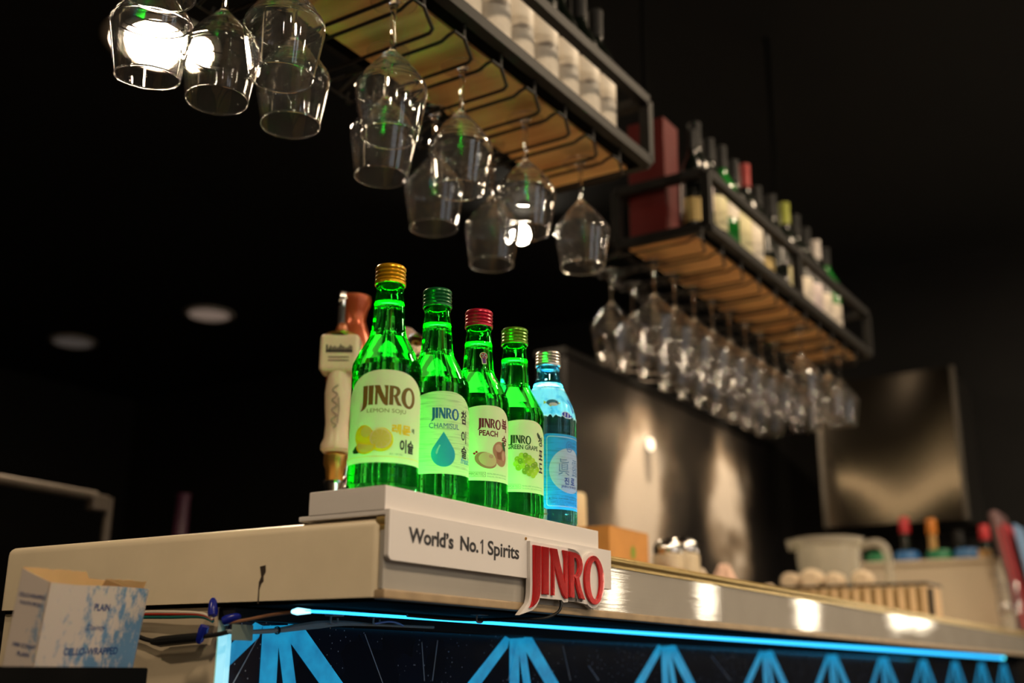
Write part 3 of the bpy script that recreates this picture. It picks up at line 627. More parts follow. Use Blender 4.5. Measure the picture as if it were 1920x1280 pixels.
def blue_label(b):
    u0, u1 = -5.2, 66
    shape(b, [rrect(u0, u1, 18, 103, 4, (1, 1, 1, 1))], 0, 0)
    o = rrect(u0+3.3, u1-3.3, 21.0, 100.2, 3, (1, 1, 1, 1)); n = rrect(u0+4.1, u1-4.1, 21.9, 99.3, 2.4, (1, 1, 1, 1)); shape(b, [o, n], 1, 1)
    shape(b, [ell(27.5, 62, 26.5, 25.5, 48)], 1, 1)
    shape(b, [ell(26.8, 89.4, 5.2, 6.4, 28), ell(26.8, 89.4, 4.4, 5.6, 28)], 2, 2); shape(b, [ell(26.8, 90.4, 2.6, 2.8, 20), ell(26.8, 90.4, 1.7, 1.9, 20)], 2, 2); strip(b, 23.4, 30.2, lambda u: 86.0, lambda u: 87.0, 2, 2, 3)
    words(b, '眞', 11.5, 26, 56.5, 18.5, 3, 2, -.006); words(b, '露', 31, 45, 56.5, 18.5, 3, 2, -.006)
    words(b, '진', 19.0, 26.0, 46.2, 8.0, 4, 2, .03); words(b, '로', 28.5, 36, 46.2, 8.0, 4, 2, .03); words(b, 'JINRO IS BACK', 15.0, 40, 41.8, 3.2, 4, 2, .02)
    words(b, '▲ DRINK RESPONSIBLY. DO NOT DRIVE', .5, 44, 29.2, 1.7, 5, 1, .015)
    for q, v in enumerate((31.2, 27.0, 25.0, 23.2)): words(b, ('SOJU 16.9% ALC. BY VOL 360ML', 'DISTILLED SPIRIT PRODUCT OF KOREA', 'KEEP IN A COOL AND DARK PLACE', 'IMPORTED FROM SEOUL KOREA')[q], (4, 1, 3, 8)[q], 44, v, 1.4, 6, 1)
def sea_film(b):
    strip(b, -42, 62, lambda u: 123.5+1.4*sin(u*.9)+.9*sin(u*2.3), lambda u: 160.0, 0, 0, 60)
    def fish(cx, cy, s, ms, rot=0):
        def T(p): return [(cx+(x*cos(rot)-y*sin(rot))*s, cy+(x*sin(rot)+y*cos(rot))*s) for x, y in p]
        return T
    T = fish(5.2, 139.5, 1.45, None)
    shape(b, [T(ell(0, 0, 5.0, 2.8, 28))], 1, 1); shape(b, [T([(-4.6, .2), (-7.2, 1.6), (-7.0, -1.4)])], 2, 1); shape(b, [T([(4.6, .4), (6.4, .2), (5.0, -1.2)])], 2, 1); shape(b, [T(ell(.6, -1.5, 3.4, 1.5, 20))], 3, 2); shape(b, [T([(-3.6, -2.0), (-1.4, -3.6), (-1.0, -2.2)])], 2, 2); shape(b, [T(ell(3.0, .5, .7, .7, 12))], 5, 3)
    T = fish(20.5, 125.8, 1.1, None, -.15)
    shape(b, [T(ell(.6, 0, 6.6, 3.6, 28))], 3, 0)
    shape(b, [T(ell(0, 0, 5.2, 2.9, 28))], 4, 1); shape(b, [T([(4.4, 0), (7.6, 1.9), (7.2, -1.9)])], 4, 1)
    for dx in (-2.0, 1.6): shape(b, [T(ell(dx, 0, .6, 2.6, 18))], 3, 2)
    shape(b, [[(26, 146), (29, 145), (32.5, 139), (33, 131), (31, 128.5), (30.5, 137), (28, 142)]], 4, 1)
    p = [(z, r) for r, z in blue_profile(.2055) if r > .012][5:18]
    def prof(z):
        for (z0, r0), (z1, r1) in zip(p, p[1:]):
            if z0 <= z <= z1 and z1 > z0: return r0+(r1-r0)*(z-z0)/(z1-z0)+.0002
        return .0326
    return (.0290, prof)
def seafilm_mat():
    m, nt, b, out = nodes('sea_print'); N = nt.nodes.new; L = nt.links.new
    tc = N('ShaderNodeTexCoord'); nz = N('ShaderNodeTexNoise'); nz.inputs['Scale'].default_value = 75; nz.inputs['Detail'].default_value = 6; L(tc.outputs['Object'], nz.inputs['Vector'])
    rp = N('ShaderNodeValToRGB'); e = rp.color_ramp.elements; e[0].position = .32; e[0].color = (.06, .55, .78, 1); e[1].position = .54; e[1].color = (.92, .97, .97, 1)
    L(nz.outputs['Fac'], rp.inputs[0]); L(rp.outputs[0], b.inputs['Base Color']); t = N('ShaderNodeBsdfTranslucent'); L(rp.outputs[0], t.inputs[0]); mx = N('ShaderNodeMixShader'); mx.inputs[0].default_value = .6
    L(b.outputs[0], mx.inputs[1]); L(t.outputs[0], mx.inputs[2]); L(mx.outputs[0], out.inputs[0]); return m
soju('blue', *BOT[4][1:5], 'clear soju bottle with silver cap, sky blue label and fish print', (.55, .52, .48), .9, blue_label,
     [paper('sky_label_paper', lin(40, 165, 224), .45, .45, .35), paper('label_white', lin(222, 240, 244), .45, .45, .16), ink('mid_blue', (40, 120, 190)), ink('silver_blue', (96, 150, 184), .3), ink('royal', (16, 84, 176)), ink('black', (26, 24, 22), .1), ink('navy', (20, 70, 130))],
     neck=[('sea_print', sea_film, [seafilm_mat(), ink('fish_teal', (20, 110, 130), .2), ink('fish_yellow', (226, 190, 40), .3), ink('fish_white', (236, 240, 240), .4), ink('fish_navy', (18, 50, 170), .15), ink('black', (26, 24, 22), .1)])], blue=True)

# ------------------------------------------------------------------ hanging wine glasses
def flip(b, *a):
    lathe(b, *a); bmesh.ops.reverse_faces(b, faces=b.faces)
def wine_glass():
    t = thing('wine_glass', '', 'wine glass')
    # upside down: foot at z=0, rim at z=-0.2; outer then inner wall
    obj('foot', lambda b: flip(b, dense([(0, .0), (.0295, 0), (.030, -.0008), (.028, -.0012), (.012, -.0022), (.0065, -.0045), (.0050, -.008)], .0003), 40), M_wine, t, 28)
    obj('stem', lambda b: flip(b, [(.0050, -.008), (.0036, -.015), (.0033, -.03), (.0033, -.055), (.0040, -.066)], 24), M_wine, t, 60)
    bowl = [(.0040, -.066), (.0062, -.071), (.012, -.0775), (.024, -.091), (.036, -.1065), (.0425, -.1165), (.0452, -.1222), (.0460, -.1265), (.0455, -.1315), (.0437, -.1425), (.0400, -.165), (.0362, -.188)]
    inner = [(.0352, -.188), (.0390, -.165), (.0427, -.1425), (.0445, -.1315), (.0450, -.1268), (.0443, -.1230), (.0417, -.1176), (.0352, -.1078), (.0232, -.0925), (.010, -.0795), (.0, -.0755)]
    rim = [(.0364, -.1888), (.0364, -.1897), (.0357, -.1902), (.0350, -.1897), (.0350, -.1888)]
    obj('bowl', lambda b: flip(b, dense(bowl, .0008)[:-1]+dense([bowl[-1]]+rim+[inner[0]], .0001)+dense(inner, .0008)[1:], 48), M_wine, t, 60)
    return t
S0, PT, ZW = .2286, .09, 1.7605
near = [(0, .206, 0, 0), (2, .226, 0, 0), (4, .2345, 0, 0), (6, .2385, 0, 0), (1, .288, 0, 0), (3, .342, 0, 0), (5, .355, 0, 0), (-1, .292, .003, 0), (-2, .214, 0, 0), (-2, .318, .002, 1), (-3, .328, -.003, 7), (-4, .20, 0, 0)]
names = ['wine glass hanging upper centre, overlapping the bowl of the glass behind it', 'wine glass hanging in the middle of the front row, stem against the oak board', 'second last wine glass of the front row, lamp glare in its bowl',
         'last wine glass of the front row, alone at the lower right end', 'wine glass hanging just behind and below the upper centre glass', 'wine glass at the back, low and left of the middle front row glass', 'lowest wine glass at the back, lamp glare beside the second last glass',
         'wine glass at upper left, lower one of the overlapping pair', 'wine glass at upper left, upper one of the overlapping pair before the oak board', 'wine glass at upper left with whole stem visible, between glaring glass and pair', 'tilted wine glass at far upper left filled with white lamp glare', 'wine glass cut by the top edge above the glaring tilted glass']
G1 = 'wine glasses hanging from the near shelf'
wg = wine_glass(); rng = random.Random(3)
for i, (k, y, dx, tl) in enumerate(near):
    loc = (S0+PT*k+dx, y, ZW+.0045); rot = (radians(rng.uniform(-1.2, 1.2)), radians(rng.uniform(-1.2, 1.2)), rng.random())
    if tl > 3: rot = (radians(5.5), radians(-5.5), 0)
    if i == 0: wg.location = loc; wg.rotation_euler = rot; wg['label'] = names[0]; wg['group'] = G1
    else: dup(wg, loc, names[i], rot, group=G1)
FS0 = 1.275; FPT = .1015
for row, y, ks in (('front', .248, (6, 8, 9)), ('middle', .350, range(0, 10)), ('back', .452, range(0, 10))):
    for j, k in enumerate(ks):
        dup(wg, (FS0+FPT*k, y, ZW+.0045), 'wine glass under the far shelf, %s row, %s from its near end' % (row, ORD[j]), (radians(rng.uniform(-.6, .6)), radians(rng.uniform(-.6, .6)), rng.random()), group='wine glasses hanging from the far shelf')

# ------------------------------------------------------------------ the two hanging shelves
def shelf(x0, x1, dy, label, mids):
    t = thing('hanging_shelf', label, 'shelf', (0, dy, 0))
    yA, yB = .170, .372
    def frame(b):
        s = .0095
        for y in (yA, yB):
            for z in (1.795, 1.912): box(b, x0, x1, y-s, y+s, z-s, z+s, .0015)
            for x in [x0, x1]+mids: box(b, x-s, x+s, y-s, y+s, 1.795, 1.912, .0012)
        for x in (x0, x1):
            for z in (1.795, 1.912): box(b, x-s, x+s, yA, yB, z-s, z+s, .0015)
    obj('iron_frame', frame, M_iron, t)
    obj('oak_board', lambda b: box(b, x0+.012, x1-.012, yA+.034, yB-.012, 1.786, 1.806, .0015), M_wood, t)
    obj('board_support', lambda b: [box(b, x0, x1, yA+.004, yA+.036, 1.7915, 1.797), box(b, x0, x1, yB-.02, yB-.004, 1.784, 1.797)], M_dead, t, 0)
    for x in (x0+.15, x1-.1):
        obj('ceiling_rod', lambda b: [tube(b, [(x, yB, 1.905), (x, yB, CZ)], .007), tube(b, [(x, yA+.1, 1.81), (x, yB, 1.81)], .003)], M_dead, t)
    return t
sh1 = shelf(-.52, .885, 0, 'near hanging shelf of iron and oak holding white labelled bottles', [.10])
sh2 = shelf(1.212, 2.318, .029, 'far hanging shelf of iron and oak with red box at its end', [1.745])
def rack(t, s0, k0, k1, z, ylen=.43, PT=.09):
    for k in range(k0, k1):
        a = s0+PT*k+.0125; b_ = s0+PT*(k+1)-.0125
        pts = [(a, ylen, z), (a, .212, z), (a-.001, .204, z), (a-.003, .192, z+.004), (a-.004, .181, z+.006), (a+.014, .178, z+.004), (a+.03, .184, z), (b_-.008, .196, z), (b_-.001, .206, z), (b_, .22, z), (b_, ylen, z)]
        pts = [(x, y, zz) for x, y, zz in pts]
        def w(b):
            tube(b, pts, .0026, 8); tube(b, [(a+.014, .178, z+.004), (a+.014, .178, 1.79)], .0024, 6)
            for x in (a, b_): tube(b, [(x, ylen, z), (x, ylen, z+.012), (x, ylen-.004, z+.018)], .0026, 6)
            tube(b, [(a-.001, ylen-.01, z), (b_+.001, ylen-.01, z)], .0024, 6); tube(b, [((a+b_)/2, ylen-.01, z), ((a+b_)/2, .364, 1.79)], .0024, 6)
        obj('wire_loop', w, M_wire, t)
rack(sh1, S0, -8, 7, ZW); rack(sh2, FS0, -1, 10, ZW, .455, FPT)

# bottles on the shelves
M_wb = glass('dark_green_wine_glass', (.04, .10, .03), 1.45)
M_wb = pr('dark_wine_bottle', (.003, .005, .003), .2)
M_wgreen = pr('bright_green_bottle', (.01, .16, .02), .1, coat=.4)
M_wl = pr('white_bottle_label', lin(226, 216, 200), .5, noise=.08, scale=60)
def wine_bottle(name_mat, lab_mat, capm, z0=.035, z1=.112):
    t = thing('wine_bottle', '', 'bottle')
    obj('glass_body', lambda b: lathe(b, [(0, .006), (.02, .004), (.033, .0), (.0372, .004), (.0375, .02), (.0375, .175), (.0345, .195), (.024, .216), (.0165, .228), (.0142, .24), (.0138, .295), (.0148, .297), (.0148, .303), (0, .303)], 36), name_mat, t)
    obj('label', lambda b: lathe(b, [(.0376, z0), (.0379, z0), (.0379, z1), (.0376, z1)], 36), lab_mat, t)
    obj('capsule', lambda b: lathe(b, [(.0143, .245), (.0150, .246), (.0147, .294), (.0155, .296), (.0155, .304), (0, .3045)], 28), capm, t)
    return t
ZS = 1.8065
capb = pr('black_capsule', (.003, .003, .003), .7); capr = pr('red_capsule', (.30, .015, .012), .4); capg = pr('green_capsule', (.25, .28, .02), .35); capw = pr('pale_capsule', (.55, .5, .46), .35); capo = pr('gold_capsule', lin(205, 150, 60), .35, metal=.5)
wb0 = wine_bottle(M_wb, M_wl, capb, .03, .150)
n1 = [('tall', .9)]
B1 = [(-.05, 1), (.03, 1), (.11, 1), (.19, 1), (.27, 1), (.345, 1), (.415, 1), (.488, 1), (.560, 1), (.628, 1), (.702, 1), (.768, 1), (.834, 1)]
vis = B1[5:]
lab1 = ['topmost, cut by the picture edge', 'second in view from the top', 'with broad label and small green mark', 'right after the one with the green mark', 'in the middle of the downward row', 'with shoulder showing above its label', 'second last before the iron end frame', 'last beside the iron end frame']
for i, (x, s) in enumerate(vis):
    lab = 'white labelled wine bottle on the near shelf, ' + lab1[i]
    if i == 0: wb0.location = (x, .238, ZS); wb0['label'] = lab; wb0['group'] = 'wine bottles on the near shelf'; wb0.scale = (.94, .94, .95)
    else: dup(wb0, (x, .238+.004*(i % 2), ZS), lab, scale=(.94, .94, (.95, .98, 1.0, .97, 1.02, .96, .94, .93)[i]), group='wine bottles on the near shelf')
mk = bpy.data.objects.new('green_mark', bpy.data.meshes.new('green_mark')); bpy.data.objects.remove(mk)
# second rank: only caps show above the rail
rb = wine_bottle(M_wb, pr('brown_label', lin(120, 100, 70), .5), capo)
rb.location = (.80, .322, ZS); rb['label'] = 'dark bottle with golden capsule standing behind the white labelled row'; rb.scale = (.9, .9, .95); rb['group'] = 'bottles in the back row of the near shelf'
for x, s, c in ((.60, .92, capw), (.70, .90, capw)):
    d = dup(rb, (x, .322, ZS), 'dark bottle with pale capsule behind the white row, %s golden one' % ('farther from the' if x < .65 else 'next to the'), scale=(.9, .9, s), group='bottles in the back row of the near shelf')
    for ch in d.children:
        if ch.name.startswith('capsule'): ch.data = ch.data.copy(); ch.data.materials.clear(); ch.data.materials.append(c)
def variant(bm_, lm, cp, loc, lab, s, z0=.03, z1=.112, group='bottles on the far shelf'):
    t = wine_bottle(bm_, lm, cp, z0, z1); t.location = loc; t['label'] = lab; t.scale = s; t['group'] = group; return t
M_pl = pr('pinkish_label', lin(214, 200, 200), .5); M_yl = pr('cream_label', lin(222, 214, 168), .5); M_dk = pr('dark_label', (.03, .028, .025), .35)
gl = pr('gold_label', lin(205, 180, 120), .35, metal=.4)
F = [(1.340, M_wb, M_pl, capb, .08, .158, 'pale pink labelled bottle, first on the far shelf after the corner post'), (1.412, M_wb, M_yl, capb, .06, .145, 'cream labelled bottle, second on the far shelf'),
     (1.484, M_wgreen, M_wl, capb, .112, .150, 'bright green bottle with high white label on the far shelf'), (1.556, M_wb, M_yl, capb, .05, .155, 'cream labelled bottle right after the bright green one'),
     (1.628, M_wb, M_wl, capr, .04, .152, 'white labelled bottle with red capsule on the far shelf'), (1.80, M_wb, M_dk, capb, .03, .06, 'black bottle right behind the middle post of the far shelf'),
     (1.700, M_wb, gl, capb, .03, .09, 'dark bottle with low gold label on the far shelf'), (1.90, M_wb, M_yl, capg, .03, .12, 'dark bottle with lime capsule after the middle post'),
     (1.98, M_wb, M_wl, capb, .03, .12, 'black capped white labelled bottle past the middle post'), (2.06, M_wb, M_pl, capb, .035, .13, 'pink labelled bottle near the far end of the far shelf'),
     (2.14, M_wb, M_wl, capw, .04, .13, 'white labelled bottle, second last on the far shelf'), (2.22, M_wgreen, M_wl, capb, .05, .12, 'green bottle with white label, last on the far shelf')]
for i, (x, g, l, c, z0, z1, lab) in enumerate(F):
    variant(g, l, c, (x, .274, ZS), lab, (.93, .93, (.95, .92, .96, .94, 1.0, .95, .9, 1.0, .98, .95, .92, .93)[i]), z0, z1)
variant(M_wb, gl, capb, (1.249, .243, ZS), 'slim dark bottle with gold label beside the red gift box', (.60, .60, .74), .02, .09)
t = thing('gift_box', 'tall red gift box standing at the near end of the far shelf', 'box', (1.262, .338, ZS))
M_rb = pr('red_card', (.10, .003, .002), .7)
obj('carton', lambda b: box(b, -.035, .035, -.042, .042, 0, .262, .0015), M_rb, t)
obj('lid', lambda b: box(b, -.0355, .0355, -.0425, .0425, .222, .264, .0015), M_rb, t)

# ------------------------------------------------------------------ beer taps behind the bottles
ZC = 1.0678
def tap_column(t, h):
    obj('column', lambda b: lathe(b, [(0, 0), (.016, 0), (.016, .005), (.012, .012), (.0105, .03), (.0105, h-.01), (.013, h-.004), (.013, h), (0, h)], 28), M_chrome, t)
    obj('faucet', lambda b: tube(b, [(0, 0, h-.03), (-.012, -.01, h-.03), (-.022, -.018, h-.038), (-.025, -.02, h-.06)], [.007, .007, .006, .005], 12, smoothn=4), M_chrome, t)
def ceramic():
    return pr('cream_ceramic', lin(206, 186, 158), .3, noise=.06)
t = thing('beer_tap', 'cream beer tap handle with printed block head behind the lemon bottle', 'beer tap', (.362, .386, ZC))
tap_column(t, .112)
obj('ferrule', lambda b: lathe(b, [(.0085, .108), (.011, .112), (.0125, .128), (.0155, .134), (.0155, .146), (.012, .15), (.012, .156), (0, .156)], 24), M_gold, t)
obj('handle', lambda b: lathe(b, [(0, .15), (.017, .15), (.0205, .154), (.0205, .160), (.0165, .170), (.0155, .19), (.0175, .212), (.0185, .232), (.0165, .25), (.0155, .262)], 28), ceramic(), t)
def head(b):
    box(b, -.0265, .0265, -.018, .018, .258, .311, .006, 3)
hd = obj('head_block', head, ceramic(), t); hd.rotation_euler = (0, 0, radians(-57))
obj('crown', lambda b: lathe(b, [(.020, .310), (.021, .3135), (.012, .316), (0, .3165)], 24), M_gold, t)
obj('finial', lambda b: lathe(b, [(0, .314), (.008, .316), (.0085, .322), (.0055, .329), (0, .332)], 16), pr('copper_knob', lin(150, 84, 44), .3, metal=.3), t)
def tapword(b):
    q = random.Random(2); x = -.0175
    while x < .0165:
        w = q.uniform(.0016, .0034); hgt = q.uniform(.0065, .0115); box(b, x, x+w*.7, -.0184, -.0182, .2835, .2835+hgt); box(b, x, x+w, -.0184, -.0182, .2845, .2872); x += w
    for z in (.2765, .272): box(b, -.014, .014, -.0184, -.0182, z, z+.0014)
hw = obj('head_print', tapword, pr('dark_print', (.03, .025, .02), .5), t, 0); hw.rotation_euler = (0, 0, radians(-57))
def script(b):
    tube(b, [(-.002+.004*sin(k*1.9), -.0186, .18+.0042*k) for k in range(15)], .0008, 6, smoothn=3); tube(b, [(.003, -.0187, .186), (.0045, -.0187, .205), (.003, -.0187, .222)], .0008, 6)
hs = obj('handle_script', script, pr('grey_print', (.22, .18, .14), .5), t, 0); hs.rotation_euler = (0, 0, radians(-57))
M_cop = pr('copper_glaze', lin(178, 84, 46), .25, metal=.35)
t = thing('beer_tap', 'copper coloured jug shaped tap handle partly behind the lemon bottle', 'beer tap', (.352, .352, ZC))
t.location = (.458, .450, ZC)
tap_column(t, .16)
obj('jug_handle', lambda b: lathe(b, [(0, .16), (.013, .16), (.020, .19), (.029, .235), (.036, .275), (.037, .302), (.033, .328), (.0205, .356), (.0165, .369), (.0185, .384), (.0235, .396), (.0235, .406), (.018, .406), (.015, .384), (0, .38)], 32), M_cop, t)
t = thing('beer_tap', 'pale round headed tap handle showing between lemon and drop label bottles', 'beer tap', (.446, .345, ZC))
tap_column(t, .16)
obj('round_handle', lambda b: lathe(b, [(0, .16), (.012, .16), (.014, .22), (.020, .265), (.0265, .29), (.0275, .308), (.023, .326), (.012, .337), (0, .339)], 32), pr('pale_pink_glaze', lin(176, 146, 134), .3), t)
t = thing('beer_tap', 'thin dark tap handle with pale tip rising behind the printed block head', 'beer tap', (.392, .4155, ZC))
tap_column(t, .12)
obj('thin_handle', lambda b: lathe(b, [(0, .12), (.009, .12), (.010, .16), (.0075, .25), (.0055, .33), (.0050, .372), (0, .372)], 18), pr('dark_finial', (.03, .025, .025), .3), t)
obj('tip', lambda b: lathe(b, [(0, .368), (.0055, .368), (.0068, .376), (.0062, .384), (.0045, .390), (0, .391)], 18), M_chrome, t)
t = thing('pour_spout', 'chrome pouring spout with open round end between the first two bottles', 'spout', (.405, .29, ZC))
d0 = Vector((-.62, -.62, .48)).normalized()
obj('tube', lambda b: tube(b, [(.075, .02, 0), (.075, .02, .12), (.07, .024, .20), (.045, .015, .258), (.016, .008, .288)], [.011, .011, .011, .0105, .010], 20, smoothn=6), pr('rosy_chrome', (.62, .48, .42), .15, metal=1), t)
obj('open_end', lambda b: lathe(b, [(.010, -.03), (.0115, -.012), (.0128, 0), (.0122, .0015), (.0106, 0), (.009, -.02), (.005, -.021), (.0045, -.03), (0, -.03)], 28, c=(0, 0, .302), ax=zto(d0)), M_chrome, t)
obj('brass_nozzle', lambda b: lathe(b, [(.0030, -.02), (.0030, -.006), (.0062, -.006), (.0066, -.022)], 20, c=(0, 0, .302), ax=zto(d0)), M_gold, t)
obj('foot', lambda b: lathe(b, [(0, 0), (.022, 0), (.022, .006), (.012, .012), (0, .012)], 24, c=(.075, .02, 0)), M_chrome, t)

# ------------------------------------------------------------------ things farther along the bar
t = thing('cardboard_box', 'brown cardboard box with green print behind the display stand', 'box', (1.118, .40, ZC))
M_card = pr('cardboard', lin(196, 140, 74), .7, noise=.06)
obj('carton', lambda b: box(b, -.078, .078, -.06, .06, 0, .124, .002), M_card, t)
obj('flap', lambda b: [box(b, -.077, .077, -.06, -.001, .1238, .1262, .0005), box(b, -.077, .077, .001, .06, .1238, .1262, .0005)], M_card, t)
obj('green_print', lambda b: put(b, contour_mesh([ell(.012, .085, .009, .012, 16)]), to_front(-.0606), 0), pr('print_green', lin(120, 150, 50), .6), t, 0)
obj('dark_print', lambda b: put(b, contour_mesh([ell(.05, .028, .022, .022, 20)]), to_front(-.0606), 0), pr('print_dark', lin(44, 58, 42), .6), t, 0)
t = thing('squeeze_bottle', 'dark squeeze bottle with tall cream cap behind the cardboard box', 'bottle', (1.17, .492, ZC))
obj('body', lambda b: lathe(b, [(0, 0), (.034, 0), (.036, .004), (.036, .12), (.030, .138), (.026, .142), (0, .142)], 28), pr('dark_plastic', (.03, .02, .015), .3), t)
obj('cap', lambda b: lathe(b, [(.0285, .138), (.029, .14), (.028, .205), (.025, .211), (0, .212)], 28), pr('cream_plastic', lin(226, 206, 164), .4), t)
for nm, x, y, s, lab in (('a', 1.305, .352, .92, 'white shaker jar with shiny metal lid, the left of a pair'), ('b', 1.385, .356, 1.0, 'white shaker jar with shiny metal lid, the right of a pair')):
    t = thing('shaker_jar', lab, 'jar', (x, y, ZC))
    obj('jar_body', lambda b: lathe(b, [(0, 0), (.031*s, 0), (.033*s, .004), (.033*s, .10*s), (.029*s, .108*s), (0, .108*s)], 28), pr('milk_glass', lin(196, 182, 156), .3), t)
    obj('metal_lid', lambda b: lathe(b, [(.030*s, .104*s), (.031*s, .106*s), (.031*s, .122*s), (.024*s, .134*s), (.010*s, .139*s), (0, .14*s)], 28), M_chrome, t)
tag(obj('small_box', lambda b: box(b, 1.165, 1.262, .285, .33, ZC, ZC+.06, .002), pr('orange_card', lin(176, 112, 62), .6)), 'small orange brown box low in front of the shaker jars', 'box')
def napkin(name, x, y, s, col, lab):
    def f(b):
        n = 14
        for q in range(2):
            ring = []
            for i in range(n):
                a = 2*pi*i/n; r = s*(.5 if i % 2 else .42); ring.append(b.verts.new((x+r*cos(a), y+r*sin(a)*.8, ZC)))
            mid = [b.verts.new((x+s*.38*cos(2*pi*i/n)*(1 if i % 2 else .8), y+s*.3*sin(2*pi*i/n), ZC+s*.42)) for i in range(n)]
            top = [b.verts.new((x+s*.11*cos(2*pi*i/n), y+s*.09*sin(2*pi*i/n), ZC+s*(.86 if i % 2 else .74))) for i in range(n)]
            for A, Bq in ((ring, mid), (mid, top)):
                for i in range(n): b.faces.new((A[i], A[(i+1) % n], Bq[(i+1) % n], Bq[i]))
            b.faces.new(top); break
    tag(obj(name, f, pr('napkin_'+name+str(col[0]), lin(*col), .8), smooth=20), lab, 'napkin')
napkin('folded_napkin', 1.652, .38, .125, (214, 180, 162), 'pinkish folded napkin standing alone on the bar beyond the shaker jars')
napkin('folded_napkin', 1.50, .372, .10, (206, 190, 170), 'pale folded napkin right beside the shaker jars')
napkin('folded_napkin', 1.98, .40, .10, (200, 180, 156), 'beige folded napkin before the slatted basket')
# slatted basket with cloths
t = thing('bread_basket', 'beige slatted basket with dark wire rim full of cloths', 'basket', (2.405, .32, ZC))
def slats(b):
    for x in (-.07, .07):
        for i in range(15): y = -.205+.41*i/14; box(b, x-.003, x+.003, y-.0065, y+.0065, .004, .1, .001)
    for y in (-.212, .212):
        for i in range(5): x = -.058+.116*i/4; box(b, x-.0065, x+.0065, y-.003, y+.003, .004, .1, .001)
obj('slats', slats, pr('pale_slat', lin(222, 196, 160), .6), t)
obj('lining', lambda b: [box(b, -.064, .064, -.207, .207, .002, .095, .004)], pr('basket_lining', lin(170, 146, 104), .8, noise=.1), t)
obj('wire_rim', lambda b: [tube(b, [(-.075, -.215, z), (.075, -.215, z), (.075, .215, z), (-.075, .215, z)], .004, 8, closed=True) for z in (.1025, .006)]+[tube(b, [(-.075, -.222, .09), (-.0748, -.222, .02)], .007, 8)], M_wire, t)
for i, (y, z, r) in enumerate(((.17, .102, .026), (.11, .104, .03), (.045, .104, .024), (-.03, .102, .026))):
    def cl(b):
        lathe(b, [(0, -.05), (r*.7, -.05), (r, -.04), (r, .04), (r*.7, .05), (0, .05)], 18, ax=zto((1, .15, .04)))
        lathe(b, [(r*.35, .051), (r*.5, .0525), (r*.65, .051)], 14, ax=zto((1, .15, .04)))
    o = obj('rolled_cloth', cl, pr('cloth_white', lin(216, 198, 172), .85, bump=.2, scale=40)); o.location = (2.405, .32+y, ZC+.0965+r)
    tag(o, 'rolled white cloth in the slatted basket, %s from its left end' % ORD[i], 'cloth', 'rolled cloths in the basket')
# pitcher
M_clear = paper('clear_pitcher_plastic', lin(205, 196, 178), .62, .18)
def pitm():
    m, nt, b, out = nodes('hazy_clear_plastic'); N = nt.nodes.new; L = nt.links.new
    tr = N('ShaderNodeBsdfTransparent'); tr.inputs[0].default_value = (.86, .86, .82, 1); b.inputs['Base Color'].default_value = (*lin(226, 220, 206), 1); b.inputs['Roughness'].default_value = .2
    mx = N('ShaderNodeMixShader'); mx.inputs[0].default_value = .34; L(tr.outputs[0], mx.inputs[1]); L(b.outputs[0], mx.inputs[2]); L(mx.outputs[0], out.inputs[0]); return m
M_pit = pitm()
t = thing('measuring_pitcher', 'large clear plastic measuring pitcher with looped handle behind the basket', 'pitcher', (2.62, .448, ZC))
obj('jug_wall', lambda b: lathe(b, [(0, .002), (.074, .002), (.078, .006), (.096, .235), (.104, .243), (.106, .262), (.103, .263), (.094, .238), (.076, .012), (0, .010)], 40), M_pit, t)
obj('handle', lambda b: tube(b, [(.02, -.092, .238), (.02, -.135, .245), (.02, -.162, .225), (.02, -.168, .17), (.02, -.16, .10), (.02, -.085, .075)], [.012, .014, .014, .013, .012, .010], 12, smoothn=5), M_pit, t)
obj('spout', lambda b: lathe(b, [(.022, 0), (.028, .03), (.026, .031), (.020, 0)], 16, c=(-.01, .098, .232)), M_pit, t)
# storage bin with jars and bottles in it
def binm():
    m, nt, b, out = nodes('frosted_bin'); N = nt.nodes.new; L = nt.links.new
    tr = N('ShaderNodeBsdfTransparent'); tr.inputs[0].default_value = (.85, .82, .74, 1); tl = N('ShaderNodeBsdfTranslucent'); tl.inputs[0].default_value = (*lin(236, 224, 204), 1)
    b.inputs['Base Color'].default_value = (*lin(238, 226, 206), 1); b.inputs['Roughness'].default_value = .35
    m1 = N('ShaderNodeMixShader'); m1.inputs[0].default_value = .25; L(b.outputs[0], m1.inputs[1]); L(tl.outputs[0], m1.inputs[2])
    m2 = N('ShaderNodeMixShader'); m2.inputs[0].default_value = .78; L(tr.outputs[0], m2.inputs[1]); L(m1.outputs[0], m2.inputs[2]); L(m2.outputs[0], out.inputs[0]); return m
M_bin = binm()
t = thing('storage_bin', 'big frosted plastic bin filled with jars at the far bar end', 'bin', (3.46, .335, ZC))
def binwall(b):
    a, c, h, w = .17, .225, .245, .003
    box(b, -a, a, -c, c, 0, .004)
    box(b, -a, -a+w, -c, c, .004, h); box(b, a-w, a, -c, c, .004, h); box(b, -a+w, a-w, -c, -c+w, .004, h); box(b, -a+w, a-w, c-w, c, .004, h)
obj('bin_wall', binwall, M_bin, t, 0)
def binrim(b):
    a, c = .182, .237
    for x0, x1, y0, y1 in ((-a, -.165, -c, c), (.165, a, -c, c), (-a, a, -c, -.22), (-a, a, .22, c)): box(b, x0, x1, y0, y1, .236, .252, .003)
obj('rim', binrim, M_bin, t)
jars = [(3.36, .505, (10, 118, 70), 'green', 'nearest the pitcher handle'), (3.36, .405, (36, 108, 176), 'blue', 'between the two green lids'), (3.36, .296, (12, 122, 78), 'green', 'right of the wide blue lid'), (3.36, .205, (60, 120, 180), 'blue', 'at the right end of the bin')]
